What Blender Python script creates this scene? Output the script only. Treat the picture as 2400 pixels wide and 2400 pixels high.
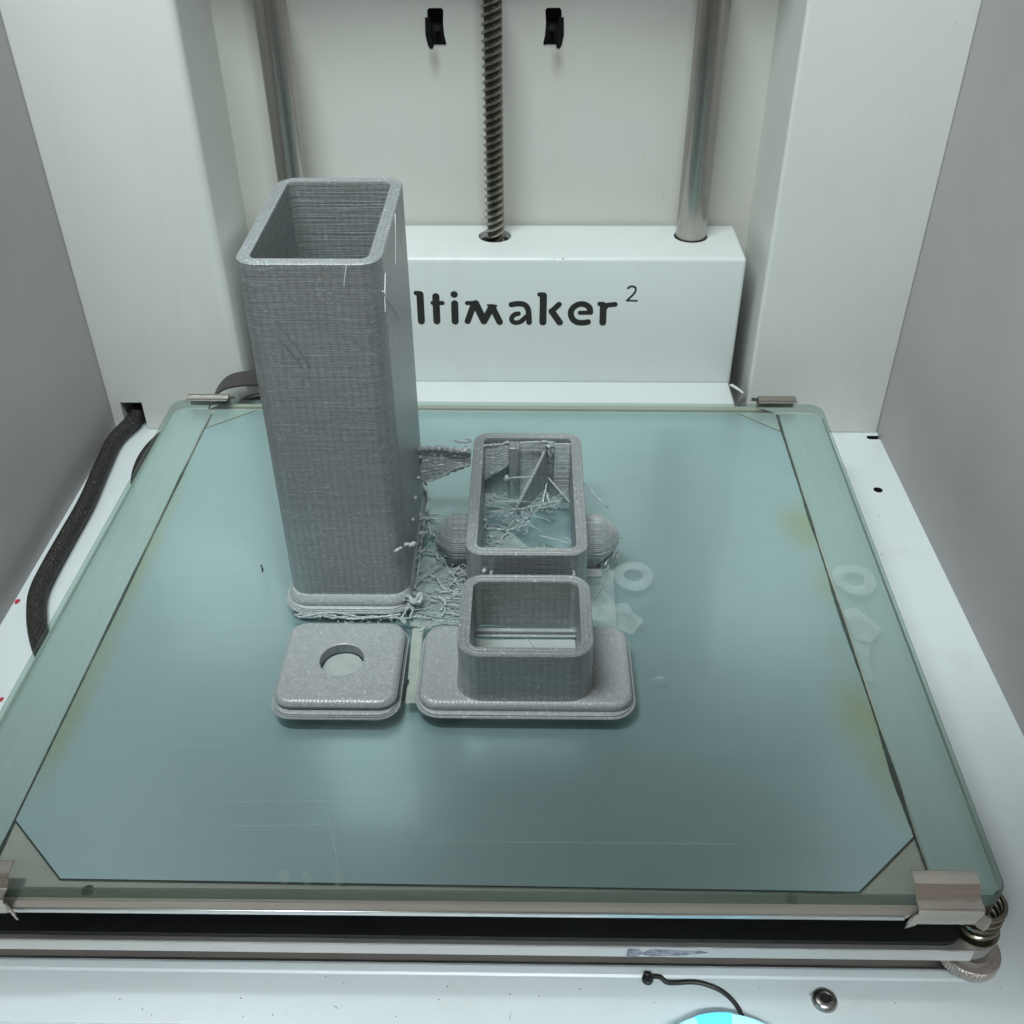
import bpy, bmesh, math, random
from mathutils import Vector, Matrix, noise
random.seed(7)
for o in list(bpy.data.objects): bpy.data.objects.remove(o)
SC = bpy.context.scene
COL = SC.collection
MM = 0.001
# ------------------------------------------------------------------ camera
cam = bpy.data.objects.new('camera', bpy.data.cameras.new('camera'))
COL.objects.link(cam)
cam.data.sensor_width = 36.0
cam.data.lens = 36.0 * 2441.7 / 2400.0
cam.data.clip_start = 0.01
cam.data.clip_end = 50.0
R0 = Vector((0.9998568, 0.0161446, -0.0050764))
R1 = Vector((0.0057207, -0.6047112, -0.7964243))
R2 = Vector((-0.0159277, 0.7962812, -0.6047169))
M = Matrix((R0, -R1, -R2)).transposed().to_4x4()
M.translation = Vector((16.365, -247.568, 215.53)) * MM
cam.matrix_world = M
SC.camera = cam
# ------------------------------------------------------------------ world and lamps
world = bpy.data.worlds.new('World')
SC.world = world
world.use_nodes = True
bgn = world.node_tree.nodes['Background']
bgn.inputs[0].default_value = (0.50, 0.46, 0.44, 1)
bgn.inputs[1].default_value = 0.34

def area(name, loc, target, sx, sy, power, color):
    l = bpy.data.lights.new(name, 'AREA')
    l.shape = 'RECTANGLE'; l.size = sx * MM; l.size_y = sy * MM
    l.energy = power; l.color = color
    o = bpy.data.objects.new(name, l)
    o.location = Vector(loc) * MM
    d = (Vector(target) - Vector(loc))
    o.rotation_euler = d.to_track_quat('-Z', 'Y').to_euler()
    COL.objects.link(o)
    return o
area('ceiling_lamp', (-60, -110, 490), (-20, 20, 0), 320, 16, 2.95, (0.91, 1.0, 0.985))
fl_ = area('front_lamp', (-60, -480, 500), (-40, -110, -37), 320, 20, 0.33, (0.90, 0.99, 1.0))
fl_.data.spread = math.radians(44)
SC.view_settings.view_transform = 'Standard'
SC.view_settings.look = 'None'
SC.view_settings.exposure = 0.0
SC.view_settings.gamma = 1.0
SC.render.engine = 'CYCLES'
SC.render.resolution_x = 1024; SC.render.resolution_y = 1024
SC.cycles.transparent_max_bounces = 16
SC.cycles.max_bounces = 8

# ------------------------------------------------------------------ materials
def nt_new(name):
    m = bpy.data.materials.new(name); m.use_nodes = True
    nt = m.node_tree
    return m, nt, nt.nodes['Principled BSDF'], nt.nodes['Material Output']
def coords(nt, scale=(1, 1, 1), loc=(0, 0, 0), kind='Object'):
    tc = nt.nodes.new('ShaderNodeTexCoord'); mp = nt.nodes.new('ShaderNodeMapping')
    mp.inputs['Scale'].default_value = scale; mp.inputs['Location'].default_value = loc
    nt.links.new(tc.outputs[kind], mp.inputs[0]); return mp.outputs[0]
def noise_tex(nt, vec, scale, detail=4, rough=0.5):
    n = nt.nodes.new('ShaderNodeTexNoise'); n.inputs['Scale'].default_value = scale
    n.inputs['Detail'].default_value = detail; n.inputs['Roughness'].default_value = rough
    nt.links.new(vec, n.inputs['Vector']); return n.outputs['Fac']
def ramp(nt, fac, stops):
    r = nt.nodes.new('ShaderNodeValToRGB'); e = r.color_ramp.elements
    while len(e) < len(stops): e.new(0.5)
    for i, (p, c) in enumerate(stops):
        e[i].position = p; e[i].color = (c[0], c[1], c[2], 1) if not isinstance(c, float) else (c, c, c, 1)
    nt.links.new(fac, r.inputs[0]); return r.outputs[0]
def mixc(nt, fac, a, b, mode='MIX'):
    m = nt.nodes.new('ShaderNodeMix'); m.data_type = 'RGBA'; m.blend_type = mode
    for sock, v in ((m.inputs[0], fac), (m.inputs[6], a), (m.inputs[7], b)):
        if hasattr(v, 'node'): nt.links.new(v, sock)
        elif isinstance(v, (int, float)): sock.default_value = v
        else: sock.default_value = (*v, 1)
    return m.outputs[2]
def bump(nt, bsdf, h, strength, dist=0.0002, prev=None):
    b = nt.nodes.new('ShaderNodeBump'); b.inputs['Strength'].default_value = strength
    b.inputs['Distance'].default_value = dist
    nt.links.new(h, b.inputs['Height'])
    if prev: nt.links.new(prev, b.inputs['Normal'])
    if bsdf: nt.links.new(b.outputs[0], bsdf.inputs['Normal'])
    return b.outputs[0]
def math_n(nt, op, a, b=0.0, clamp=False):
    m = nt.nodes.new('ShaderNodeMath'); m.operation = op; m.use_clamp = clamp
    for i, v in enumerate((a, b)):
        if hasattr(v, 'node'): nt.links.new(v, m.inputs[i])
        else: m.inputs[i].default_value = v
    return m.outputs[0]

def mat_simple(name, col, rough=0.5, metal=0.0, var=0.06, nscale=60, bstr=0.05, bscale=900, coat=0.0, spec=0.5):
    m, nt, b, out = nt_new(name)
    v = coords(nt)
    n = noise_tex(nt, v, nscale, 5, 0.6)
    lo = tuple(c * (1 - var) for c in col); hi = tuple(min(1, c * (1 + var)) for c in col)
    nt.links.new(ramp(nt, n, [(0.3, lo), (0.7, hi)]), b.inputs['Base Color'])
    n2 = noise_tex(nt, v, nscale * 3.1, 3)
    r = nt.nodes.new('ShaderNodeMapRange'); r.inputs[3].default_value = rough - 0.06; r.inputs[4].default_value = rough + 0.06
    nt.links.new(n2, r.inputs[0]); nt.links.new(r.outputs[0], b.inputs['Roughness'])
    b.inputs['Metallic'].default_value = metal
    b.inputs['Specular IOR Level'].default_value = spec
    b.inputs['Coat Weight'].default_value = coat
    bump(nt, b, noise_tex(nt, v, bscale, 2), bstr, 0.0001)
    return m

def mat_painted(name, col, rough=0.35, specks=True, dens=0.78, smears=()):
    """powder coated white sheet: faint mottling, orange peel, sparse dust specks"""
    m, nt, b, out = nt_new(name)
    v = coords(nt)
    n = noise_tex(nt, v, 14, 4, 0.55)
    lo = tuple(c * 0.95 for c in col)
    base = ramp(nt, n, [(0.3, lo), (0.7, col)])
    if specks:
        vo = nt.nodes.new('ShaderNodeTexVoronoi'); vo.inputs['Scale'].default_value = 120
        nt.links.new(v, vo.inputs['Vector'])
        dot = math_n(nt, 'LESS_THAN', vo.outputs['Distance'], 0.055)
        gate = math_n(nt, 'GREATER_THAN', noise_tex(nt, v, 70, 2), dens - 0.16)
        base = mixc(nt, math_n(nt, 'MULTIPLY', math_n(nt, 'MULTIPLY', dot, gate), 0.45), base, (0.28, 0.25, 0.22))
        n3 = noise_tex(nt, coords(nt, (1, 1, 0.25)), 45, 6, 0.7)
        base = mixc(nt, ramp(nt, n3, [(0.56, 0.0), (0.78, 0.22)]), base, (0.50, 0.48, 0.42))
    for (x, z, rx, rz, amt) in smears:
        tc = nt.nodes.new('ShaderNodeTexCoord'); mp = nt.nodes.new('ShaderNodeMapping')
        mp.inputs['Location'].default_value = (-x / rx, 0, -z / rz); mp.inputs['Scale'].default_value = (1000.0 / rx, 0, 1000.0 / rz)
        nt.links.new(tc.outputs['Object'], mp.inputs[0])
        ln = nt.nodes.new('ShaderNodeVectorMath'); ln.operation = 'LENGTH'; nt.links.new(mp.outputs[0], ln.inputs[0])
        mr = nt.nodes.new('ShaderNodeMapRange'); mr.interpolation_type = 'SMOOTHSTEP'
        mr.inputs[1].default_value = 1.0; mr.inputs[2].default_value = 0.0; mr.inputs[3].default_value = 0.0; mr.inputs[4].default_value = amt
        nt.links.new(ln.outputs['Value'], mr.inputs[0])
        base = mixc(nt, math_n(nt, 'MULTIPLY', mr.outputs[0], ramp(nt, noise_tex(nt, v, 260, 4, 0.6), [(0.3, 0.5), (0.65, 1.0)])), base, (0.20, 0.18, 0.16))
    nt.links.new(base, b.inputs['Base Color'])
    b.inputs['Roughness'].default_value = rough
    bump(nt, b, noise_tex(nt, v, 1400, 2), 0.08, 0.0001)
    return m

def mat_print(name, col, layer=True, top=False, metal=0.35, rough=0.42, bs=0.28):
    """silver filament: fine layer lines, a faint woven grid from the infill behind, small bright flecks"""
    m, nt, b, out = nt_new(name)
    v = coords(nt)
    fleck = noise_tex(nt, coords(nt, (900, 900, 1900)), 1.0, 2, 0.6)
    pit = noise_tex(nt, v, 900, 3, 0.6)
    lo = tuple(c * 0.88 for c in col); hi = tuple(min(1, c * 1.12) for c in col)
    base = ramp(nt, pit, [(0.35, lo), (0.65, hi)])
    drift = noise_tex(nt, coords(nt, (30, 30, 45), (2, 2, 2)), 1.0, 3, 0.5)
    base = mixc(nt, ramp(nt, drift, [(0.35, 0.0), (0.7, 0.22)]), base, tuple(c * 0.72 for c in col))
    if not top:
        lay = noise_tex(nt, coords(nt, (26, 26, 1900)), 1.0, 3, 0.6)
        lay2 = noise_tex(nt, coords(nt, (90, 90, 900), (3, 1, 2)), 1.0, 2, 0.5)
        grid = nt.nodes.new('ShaderNodeTexWave'); grid.bands_direction = 'X'; grid.wave_profile = 'SIN'
        grid.inputs['Scale'].default_value = 1.0; grid.inputs['Distortion'].default_value = 0.9
        grid.inputs['Detail'].default_value = 2; grid.inputs['Detail Scale'].default_value = 1.2
        nt.links.new(coords(nt, (150, 150, 26)), grid.inputs['Vector'])
        gridz = nt.nodes.new('ShaderNodeTexWave'); gridz.bands_direction = 'Z'
        gridz.inputs['Scale'].default_value = 1.0; gridz.inputs['Distortion'].default_value = 1.6
        gridz.inputs['Detail'].default_value = 3; gridz.inputs['Detail Scale'].default_value = 1.0
        nt.links.new(coords(nt, (60, 60, 430), (1, 1, 0)), gridz.inputs['Vector'])
        base = mixc(nt, ramp(nt, lay, [(0.40, 0.0), (0.62, 0.28)]), base, tuple(c * 0.60 for c in col))
        base = mixc(nt, ramp(nt, grid.outputs['Fac'], [(0.35, 0.0), (0.9, 0.26)]), base, tuple(c * 0.55 for c in col))
        base = mixc(nt, ramp(nt, gridz.outputs['Fac'], [(0.4, 0.0), (0.9, 0.2)]), base, tuple(min(1, c * 1.6) for c in col))
        base = mixc(nt, ramp(nt, lay2, [(0.66, 0.0), (0.76, 0.45)]), base, tuple(min(1, c * 1.9) for c in col))
    base = mixc(nt, ramp(nt, fleck, [(0.63, 0.0), (0.71, 0.6)]), base, (0.72, 0.76, 0.76))
    b.inputs['Metallic'].default_value = metal
    b.inputs['Roughness'].default_value = rough
    if top:
        mp = nt.nodes.new('ShaderNodeMapping'); mp.inputs['Rotation'].default_value = (0, 0, math.radians(42))
        tc = nt.nodes.new('ShaderNodeTexCoord'); nt.links.new(tc.outputs['Object'], mp.inputs[0])
        w = nt.nodes.new('ShaderNodeTexWave'); w.inputs['Scale'].default_value = 420
        w.inputs['Distortion'].default_value = 4.0; w.inputs['Detail'].default_value = 3
        w.inputs['Detail Scale'].default_value = 1.5
        nt.links.new(mp.outputs[0], w.inputs['Vector'])
        mp2 = nt.nodes.new('ShaderNodeMapping'); mp2.inputs['Rotation'].default_value = (0, 0, math.radians(-42))
        nt.links.new(tc.outputs['Object'], mp2.inputs[0])
        w2 = nt.nodes.new('ShaderNodeTexWave'); w2.inputs['Scale'].default_value = 380
        w2.inputs['Distortion'].default_value = 5.0; w2.inputs['Detail'].default_value = 3
        nt.links.new(mp2.outputs[0], w2.inputs['Vector'])
        both = math_n(nt, 'MULTIPLY', w.outputs['Fac'], w2.outputs['Fac'])
        base = mixc(nt, ramp(nt, both, [(0.1, 0.0), (0.7, 0.16)]), base, tuple(c * 0.6 for c in col))
        nb = bump(nt, None, both, 0.30, 0.0002)
    else:
        nb = bump(nt, None, lay, bs, 0.0003)
        nb = bump(nt, None, lay2, 0.4, 0.0003, nb)
    nt.links.new(base, b.inputs['Base Color'])
    bump(nt, b, pit, 0.3, 0.0002, nb)
    return m

def mat_brushed(name, col, rough=0.3, axis='x', metal=1.0, bstr=0.12, stains=None, var=0.1, specks=False, scr=0.0):
    m, nt, b, out = nt_new(name)
    sc = {'x': (25, 900, 900), 'y': (900, 25, 900), 'z': (900, 900, 25)}[axis]
    n = noise_tex(nt, coords(nt, sc), 1.0, 3, 0.6)
    big = noise_tex(nt, coords(nt), 22, 4, 0.6)
    lo = tuple(c * (1 - var) for c in col)
    base = ramp(nt, big, [(0.3, lo), (0.7, col)])
    base = mixc(nt, ramp(nt, n, [(0.4, 0.0), (0.7, var * 1.5)]), base, tuple(min(1, c * 1.5) for c in col))
    if stains:
        tc = nt.nodes.new('ShaderNodeTexCoord')
        wob = noise_tex(nt, coords(nt), 70, 5, 0.65)
        tot = None
        for (x, y, rx, ry, amt) in stains:
            mp = nt.nodes.new('ShaderNodeMapping')
            mp.inputs['Location'].default_value = (-x / rx, -y / ry, 0)
            mp.inputs['Scale'].default_value = (1000.0 / rx, 1000.0 / ry, 0)
            nt.links.new(tc.outputs['Object'], mp.inputs[0])
            ln = nt.nodes.new('ShaderNodeVectorMath'); ln.operation = 'LENGTH'
            nt.links.new(mp.outputs[0], ln.inputs[0])
            mr = nt.nodes.new('ShaderNodeMapRange'); mr.interpolation_type = 'SMOOTHSTEP'
            mr.inputs[1].default_value = 1.0; mr.inputs[2].default_value = 0.0
            mr.inputs[3].default_value = 0.0; mr.inputs[4].default_value = amt
            nt.links.new(ln.outputs['Value'], mr.inputs[0])
            tot = mr.outputs[0] if tot is None else math_n(nt, 'ADD', tot, mr.outputs[0], True)
        fac = math_n(nt, 'MULTIPLY', tot, ramp(nt, wob, [(0.3, 0.45), (0.65, 1.0)]), True)
        base = mixc(nt, fac, base, (0.66, 0.66, 0.30))
    nt.links.new(base, b.inputs['Base Color'])
    b.inputs['Metallic'].default_value = metal
    b.inputs['Roughness'].default_value = rough
    bump(nt, b, n, bstr, 0.0001)
    return m

def mat_glass(name, tint, edge=False):
    """clear float glass seen as tinted transparency with a Fresnel reflection on its outer faces"""
    m, nt, b, out = nt_new(name)
    nt.nodes.remove(b)
    tr = nt.nodes.new('ShaderNodeBsdfTransparent'); tr.inputs[0].default_value = (*tint, 1)
    gl = nt.nodes.new('ShaderNodeBsdfGlossy'); gl.inputs['Roughness'].default_value = 0.045
    v = coords(nt)
    sm = noise_tex(nt, v, 30, 5, 0.6)
    mr = nt.nodes.new('ShaderNodeMapRange'); mr.inputs[3].default_value = 0.02; mr.inputs[4].default_value = 0.11
    nt.links.new(sm, mr.inputs[0]); nt.links.new(mr.outputs[0], gl.inputs['Roughness'])
    fr = nt.nodes.new('ShaderNodeFresnel'); fr.inputs['IOR'].default_value = 1.5
    ge = nt.nodes.new('ShaderNodeNewGeometry')
    inv = math_n(nt, 'SUBTRACT', 1.0, ge.outputs['Backfacing'])
    fac = math_n(nt, 'MULTIPLY', fr.outputs[0], inv)
    mx = nt.nodes.new('ShaderNodeMixShader')
    nt.links.new(fac, mx.inputs[0]); nt.links.new(tr.outputs[0], mx.inputs[1]); nt.links.new(gl.outputs[0], mx.inputs[2])
    last = mx.outputs[0]
    # a thin bloom of wiped glue and dust on the surface
    df = nt.nodes.new('ShaderNodeBsdfDiffuse')
    df.inputs[0].default_value = (0.20, 0.27, 0.235, 1) if edge else (0.50, 0.62, 0.62, 1)
    mx2 = nt.nodes.new('ShaderNodeMixShader')
    hz = ramp(nt, noise_tex(nt, coords(nt, (1, 0.5, 1)), 28, 6, 0.65), [(0.35, 0.62 if edge else 0.01), (0.75, 0.78 if edge else 0.05)])
    nt.links.new(math_n(nt, 'MULTIPLY', hz, inv), mx2.inputs[0])
    nt.links.new(last, mx2.inputs[1]); nt.links.new(df.outputs[0], mx2.inputs[2])
    nt.links.new(mx2.outputs[0], out.inputs['Surface'])
    return m

def mat_film(name, col, alpha, var=0.25, nscale=250):
    """thin, partly see-through skin of plastic or glue"""
    m, nt, b, out = nt_new(name)
    b.inputs['Base Color'].default_value = (*col, 1); b.inputs['Roughness'].default_value = 0.45
    n = noise_tex(nt, coords(nt), nscale, 5, 0.65)
    nt.links.new(ramp(nt, n, [(0.3, max(0.0, alpha - var)), (0.7, min(1.0, alpha + var))]), b.inputs['Alpha'])
    bump(nt, b, n, 0.5, 0.0003)
    return m

WHITE = mat_painted('white_powder_coat', (0.66, 0.675, 0.65), 0.33)
WHITE_BACK = mat_painted('white_back_panel', (0.56, 0.56, 0.53), 0.40, smears=[(-22, 108, 3.6, 9, .55), (27, 108, 3.8, 9, .6), (0, 132, 60, 7, .25), (75, 122, 40, 12, .12)])
WHITE_BOX = mat_painted('white_carriage_paint', (0.68, 0.73, 0.73), 0.30, True, 0.8)
FLOORW = mat_painted('white_floor_paint', (0.71, 0.77, 0.79), 0.30)
WALLG = mat_simple('grey_side_panel', (0.40, 0.385, 0.39), 0.6, 0, 0.10, 6, 0.06, 1500)
RECESS = mat_simple('grey_brown_recess', (0.17, 0.15, 0.135), 0.6, 0, 0.05, 40)
BLACK = mat_simple('black_void', (0.006, 0.006, 0.006), 0.8, 0, 0.1)
BLACKP = mat_simple('black_plastic', (0.014, 0.014, 0.013), 0.38, 0, 0.2)
BOARD_SHADE = mat_simple('black_board_gap_shade', (0.008, 0.009, 0.010), 0.55, 0, 0.3, 40)  # board underside, and the painted shade of the gap below it
BLOCKER = mat_simple('matte_black_blocker', (0.010, 0.010, 0.010), 0.85, 0, 0.2, 40, spec=0.08)  # matte black of the added light-blocking panels
INK = mat_simple('black_print_ink', (0.018, 0.020, 0.018), 0.45, 0, 0.15)
BRAID = None
STEEL = mat_brushed('ground_steel_rod', (0.44, 0.41, 0.38), 0.27, 'z', 1.0, 0.12, None, 0.2)
SCREWM = mat_brushed('oily_screw_steel', (0.36, 0.34, 0.29), 0.26, 'x', 1.0, 0.1)
SPRINGM = mat_brushed('spring_steel', (0.26, 0.24, 0.19), 0.28, 'x', 1.0, 0.1)
CLIPM = mat_brushed('tarnished_clip_steel', (0.66, 0.61, 0.55), 0.27, 'x', 0.9, 0.3, None, 0.25)
CLIPD = mat_brushed('dull_clip_steel', (0.30, 0.29, 0.26), 0.35, 'x', 0.8, 0.25, None, 0.18)
KNURL = mat_brushed('knurled_nut_metal', (0.48, 0.43, 0.40), 0.40, 'z', 0.8, 0.1)
ALU = mat_brushed('aluminium_plate', (0.62, 0.57, 0.50), 0.42, 'x', 0.3, 0.08)
ALU_EDGE = mat_brushed('aluminium_edge', (0.75, 0.77, 0.76), 0.28, 'x', 0.9, 0.15)
ALU_SUP = mat_brushed('support_plate_metal', (0.50, 0.49, 0.49), 0.45, 'x', 0.8, 0.3, None, 0.25)
SUP_FACE = mat_painted('support_front_face', (0.74, 0.76, 0.75), 0.35)
STAINS_R = [(111, 34, 13, 20, .8), (112, 4, 9, 18, .45), (108, -24, 6, 12, .25), (110, -52, 14, 26, .8), (111, -74, 8, 20, .5)]
STAINS_L = [(-111, 50, 6, 40, .4), (-111, 10, 7, 44, .5), (-111, -30, 8, 44, .5), (-111, -62, 7, 30, .45)]
PAD = mat_brushed('satin_heater_pad', (0.73, 0.86, 0.87), 0.335, 'x', 0.83, 0.02, STAINS_R + STAINS_L, 0.07)
STRIP = mat_brushed('satin_side_strip', (0.58, 0.66, 0.625), 0.38, 'y', 0.5, 0.04, None, 0.06)
SEAM = mat_simple('dark_glue_seam', (0.045, 0.055, 0.045), 0.7, 0, 0.5, 300)
GLASS = mat_glass('float_glass', (0.925, 0.968, 0.972))
GLASS_E = mat_glass('float_glass_edge', (0.62, 0.72, 0.67), True)
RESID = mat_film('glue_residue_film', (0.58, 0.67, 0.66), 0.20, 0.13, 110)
SKIN = mat_film('raft_skin_film', (0.50, 0.57, 0.55), 0.30, 0.22, 320)
STRIPFILM = mat_film('raft_strip_film', (0.52, 0.57, 0.52), 0.60, 0.16, 160)
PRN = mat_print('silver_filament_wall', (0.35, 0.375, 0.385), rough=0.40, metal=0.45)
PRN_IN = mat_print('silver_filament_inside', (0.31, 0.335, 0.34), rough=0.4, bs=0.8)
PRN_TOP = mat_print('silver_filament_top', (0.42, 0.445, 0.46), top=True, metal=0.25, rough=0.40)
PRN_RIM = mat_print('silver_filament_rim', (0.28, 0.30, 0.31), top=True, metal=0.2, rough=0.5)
PRN_SOFT = mat_print('silver_filament_first_layers', (0.37, 0.40, 0.41), top=True, metal=0.1, rough=0.5)
STRAND = mat_print('pale_filament_strand', (0.43, 0.47, 0.48), top=True, metal=0.1, rough=0.4)
CURTAINM = mat_print('rough_filament_curtain', (0.60, 0.63, 0.64), rough=0.45, bs=1.0)
HAIR = mat_simple('filament_hair', (0.70, 0.74, 0.75), 0.4, 0, 0.05)
HAIRD = mat_simple('dark_filament_hair', (0.10, 0.11, 0.11), 0.5, 0, 0.05)
CHARCOAL = mat_simple('burnt_plastic_sliver', (0.02, 0.02, 0.02), 0.5)
REDM = mat_simple('red_marker_ink', (0.45, 0.03, 0.07), 0.5)
SMUDGE = mat_film('soot_smudge', (0.16, 0.15, 0.14), 0.22, 0.15, 140)
INKV = mat_film('violet_ink_smear', (0.33, 0.32, 0.46), 0.32, 0.30, 180)
def braid():
    m, nt, b, out = nt_new('braided_cable_sleeve')
    v = coords(nt)
    vo = nt.nodes.new('ShaderNodeTexVoronoi'); vo.inputs['Scale'].default_value = 1100
    nt.links.new(v, vo.inputs['Vector'])
    n = noise_tex(nt, v, 1600, 2)
    base = ramp(nt, n, [(0.45, (0.012, 0.011, 0.010)), (0.72, (0.05, 0.045, 0.04))])
    sp = ramp(nt, noise_tex(nt, v, 900, 1), [(0.70, 0.0), (0.78, 0.5)])
    base = mixc(nt, sp, base, (0.35, 0.36, 0.33))
    nt.links.new(base, b.inputs['Base Color']); b.inputs['Roughness'].default_value = 0.6
    bump(nt, b, vo.outputs['Distance'], 0.9, 0.0005)
    return m
BRAID = braid()
def emis(name, col, s):
    m, nt, b, out = nt_new(name)
    b.inputs['Base Color'].default_value = (*col, 1); b.inputs['Roughness'].default_value = 0.3
    v = coords(nt)
    c = ramp(nt, noise_tex(nt, v, 40, 2), [(0.3, col), (0.7, tuple(min(1, x * 1.15) for x in col))])
    nt.links.new(c, b.inputs['Emission Color']); b.inputs['Emission Strength'].default_value = s
    return m
GLOW = emis('lit_dial_ring', (0.40, 0.80, 0.95), 0.70)
GLOWB = emis('lit_dial_blue', (0.10, 0.62, 0.95), 0.9)

# ------------------------------------------------------------------ mesh helpers (all lengths in mm)
def link(name, verts, faces, mat, parent=None, smooth=False, mats=None, fmat=None):
    me = bpy.data.meshes.new(name)
    me.from_pydata([(x * MM, y * MM, z * MM) for x, y, z in verts], [], faces)
    me.validate(); me.update()
    for m in (mats or [mat]): me.materials.append(m)
    if fmat:
        for p, i in zip(me.polygons, fmat): p.material_index = i
    bm = bmesh.new(); bm.from_mesh(me)
    bmesh.ops.recalc_face_normals(bm, faces=bm.faces)
    bm.to_mesh(me); bm.free()
    if smooth:
        me.polygons.foreach_set('use_smooth', [True] * len(me.polygons))
        try: me.set_sharp_from_angle(angle=math.radians(38))
        except Exception: pass
    o = bpy.data.objects.new(name, me); COL.objects.link(o)
    if parent is not None: o.parent = parent
    return o
def root(name, label, cat, group=None):
    o = bpy.data.objects.new(name, None); COL.objects.link(o)
    o.empty_display_size = 0.01
    o['label'] = label; o['category'] = cat
    if group: o['group'] = group
    return o
def tag(o, label, cat, group=None):
    o['label'] = label; o['category'] = cat
    if group: o['group'] = group
    return o
def struct(o): o['kind'] = 'structure'; return o

def rpoly(pts, r, k=6):
    out = []
    n = len(pts)
    for i in range(n):
        p0, p, p1 = Vector(pts[i - 1]), Vector(pts[i]), Vector(pts[(i + 1) % n])
        rr = r[i] if isinstance(r, (list, tuple)) else r
        if rr <= 0.001: out.append((p.x, p.y)); continue
        a = (p0 - p).normalized(); b = (p1 - p).normalized()
        ang = math.acos(max(-1, min(1, a.dot(b))))
        t = rr / math.tan(ang / 2)
        c = p + (a + b).normalized() * (rr / math.sin(ang / 2))
        s = p + a * t - c; e = p + b * t - c
        a0 = math.atan2(s.y, s.x); a1 = math.atan2(e.y, e.x)
        d = (a1 - a0 + math.pi) % (2 * math.pi) - math.pi
        for j in range(k + 1):
            th = a0 + d * j / k
            out.append((c.x + math.cos(th) * rr, c.y + math.sin(th) * rr))
    return out
def rrect(x0, x1, y0, y1, r, k=6):
    return rpoly([(x0, y0), (x1, y0), (x1, y1), (x0, y1)], r, k)
def loft(loops, cap0=True, cap1=True, closed=False):
    V = []; F = []; n = len(loops[0])
    for L in loops: V += L
    m = len(loops)
    for i in range(m if closed else m - 1):
        j = (i + 1) % m
        for k in range(n):
            k2 = (k + 1) % n
            F.append((i * n + k, i * n + k2, j * n + k2, j * n + k))
    if not closed:
        if cap0: F.append(tuple(range(n))[::-1])
        if cap1: F.append(tuple((m - 1) * n + k for k in range(n)))
    return V, F
def prism(name, poly, z0, z1, mat, parent=None, smooth=False, bev=0.0):
    loops = [[(x, y, z0) for x, y in poly]]
    if bev > 0:
        c = Vector((sum(p[0] for p in poly) / len(poly), sum(p[1] for p in poly) / len(poly)))
        w = max(p[0] for p in poly) - min(p[0] for p in poly); h = max(p[1] for p in poly) - min(p[1] for p in poly)
        def inset(b): return [(c.x + (x - c.x) * (1 - 2 * b / w), c.y + (y - c.y) * (1 - 2 * b / h)) for x, y in poly]
        loops.append([(x, y, z1 - bev) for x, y in poly])
        loops.append([(x, y, z1 - bev * 0.3) for x, y in inset(bev * 0.3)])
        loops.append([(x, y, z1) for x, y in inset(bev)])
    else:
        loops.append([(x, y, z1) for x, y in poly])
    V, F = loft(loops)
    return link(name, V, F, mat, parent, smooth)
def box(name, x0, x1, y0, y1, z0, z1, mat, parent=None, bev=0.0, seg=3):
    bm = bmesh.new()
    bmesh.ops.create_cube(bm, size=1.0)
    for v in bm.verts:
        v.co = Vector((x0 + (v.co.x + .5) * (x1 - x0), y0 + (v.co.y + .5) * (y1 - y0), z0 + (v.co.z + .5) * (z1 - z0))) * MM
    if bev > 0:
        bmesh.ops.bevel(bm, geom=bm.edges[:], offset=bev * MM, segments=seg, affect='EDGES', profile=0.5)
    me = bpy.data.meshes.new(name); bm.to_mesh(me); bm.free()
    me.materials.append(mat)
    if bev > 0:
        me.polygons.foreach_set('use_smooth', [True] * len(me.polygons))
        try: me.set_sharp_from_angle(angle=math.radians(35))
        except Exception: pass
    o = bpy.data.objects.new(name, me); COL.objects.link(o)
    if parent is not None: o.parent = parent
    return o
def cyl_pts(c, r, n, axis='z'):
    out = []
    for i in range(n):
        a = 2 * math.pi * i / n
        if axis == 'z': out.append((c[0] + r * math.cos(a), c[1] + r * math.sin(a), c[2]))
        elif axis == 'y': out.append((c[0] + r * math.cos(a), c[1], c[2] + r * math.sin(a)))
        else: out.append((c[0], c[1] + r * math.cos(a), c[2] + r * math.sin(a)))
    return out
def lathe(name, prof, c, mat, parent=None, n=32, axis='z', closed=False, smooth=True):
    """prof: list of (radius, offset along axis)"""
    loops = []
    for r, h in prof:
        cc = {'z': (c[0], c[1], c[2] + h), 'y': (c[0], c[1] + h, c[2]), 'x': (c[0] + h, c[1], c[2])}[axis]
        loops.append(cyl_pts(cc, r, n, axis))
    V, F = loft(loops, closed=closed)
    return link(name, V, F, mat, parent, smooth)
def catmull(pts, sub):
    P = [Vector(p) for p in pts]
    if len(P) < 3 or sub < 2:
        out = []
        for i in range(len(P) - 1):
            for j in range(sub): out.append(P[i].lerp(P[i + 1], j / sub))
        return out + [P[-1]]
    Q = [P[0] * 2 - P[1]] + P + [P[-1] * 2 - P[-2]]
    out = []
    for i in range(1, len(Q) - 2):
        a, b, c, d = Q[i - 1], Q[i], Q[i + 1], Q[i + 2]
        for j in range(sub):
            t = j / sub
            out.append(0.5 * ((2 * b) + (c - a) * t + (2 * a - 5 * b + 4 * c - d) * t * t + (3 * b - a - 3 * c + d) * t ** 3))
    return out + [P[-1]]
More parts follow.
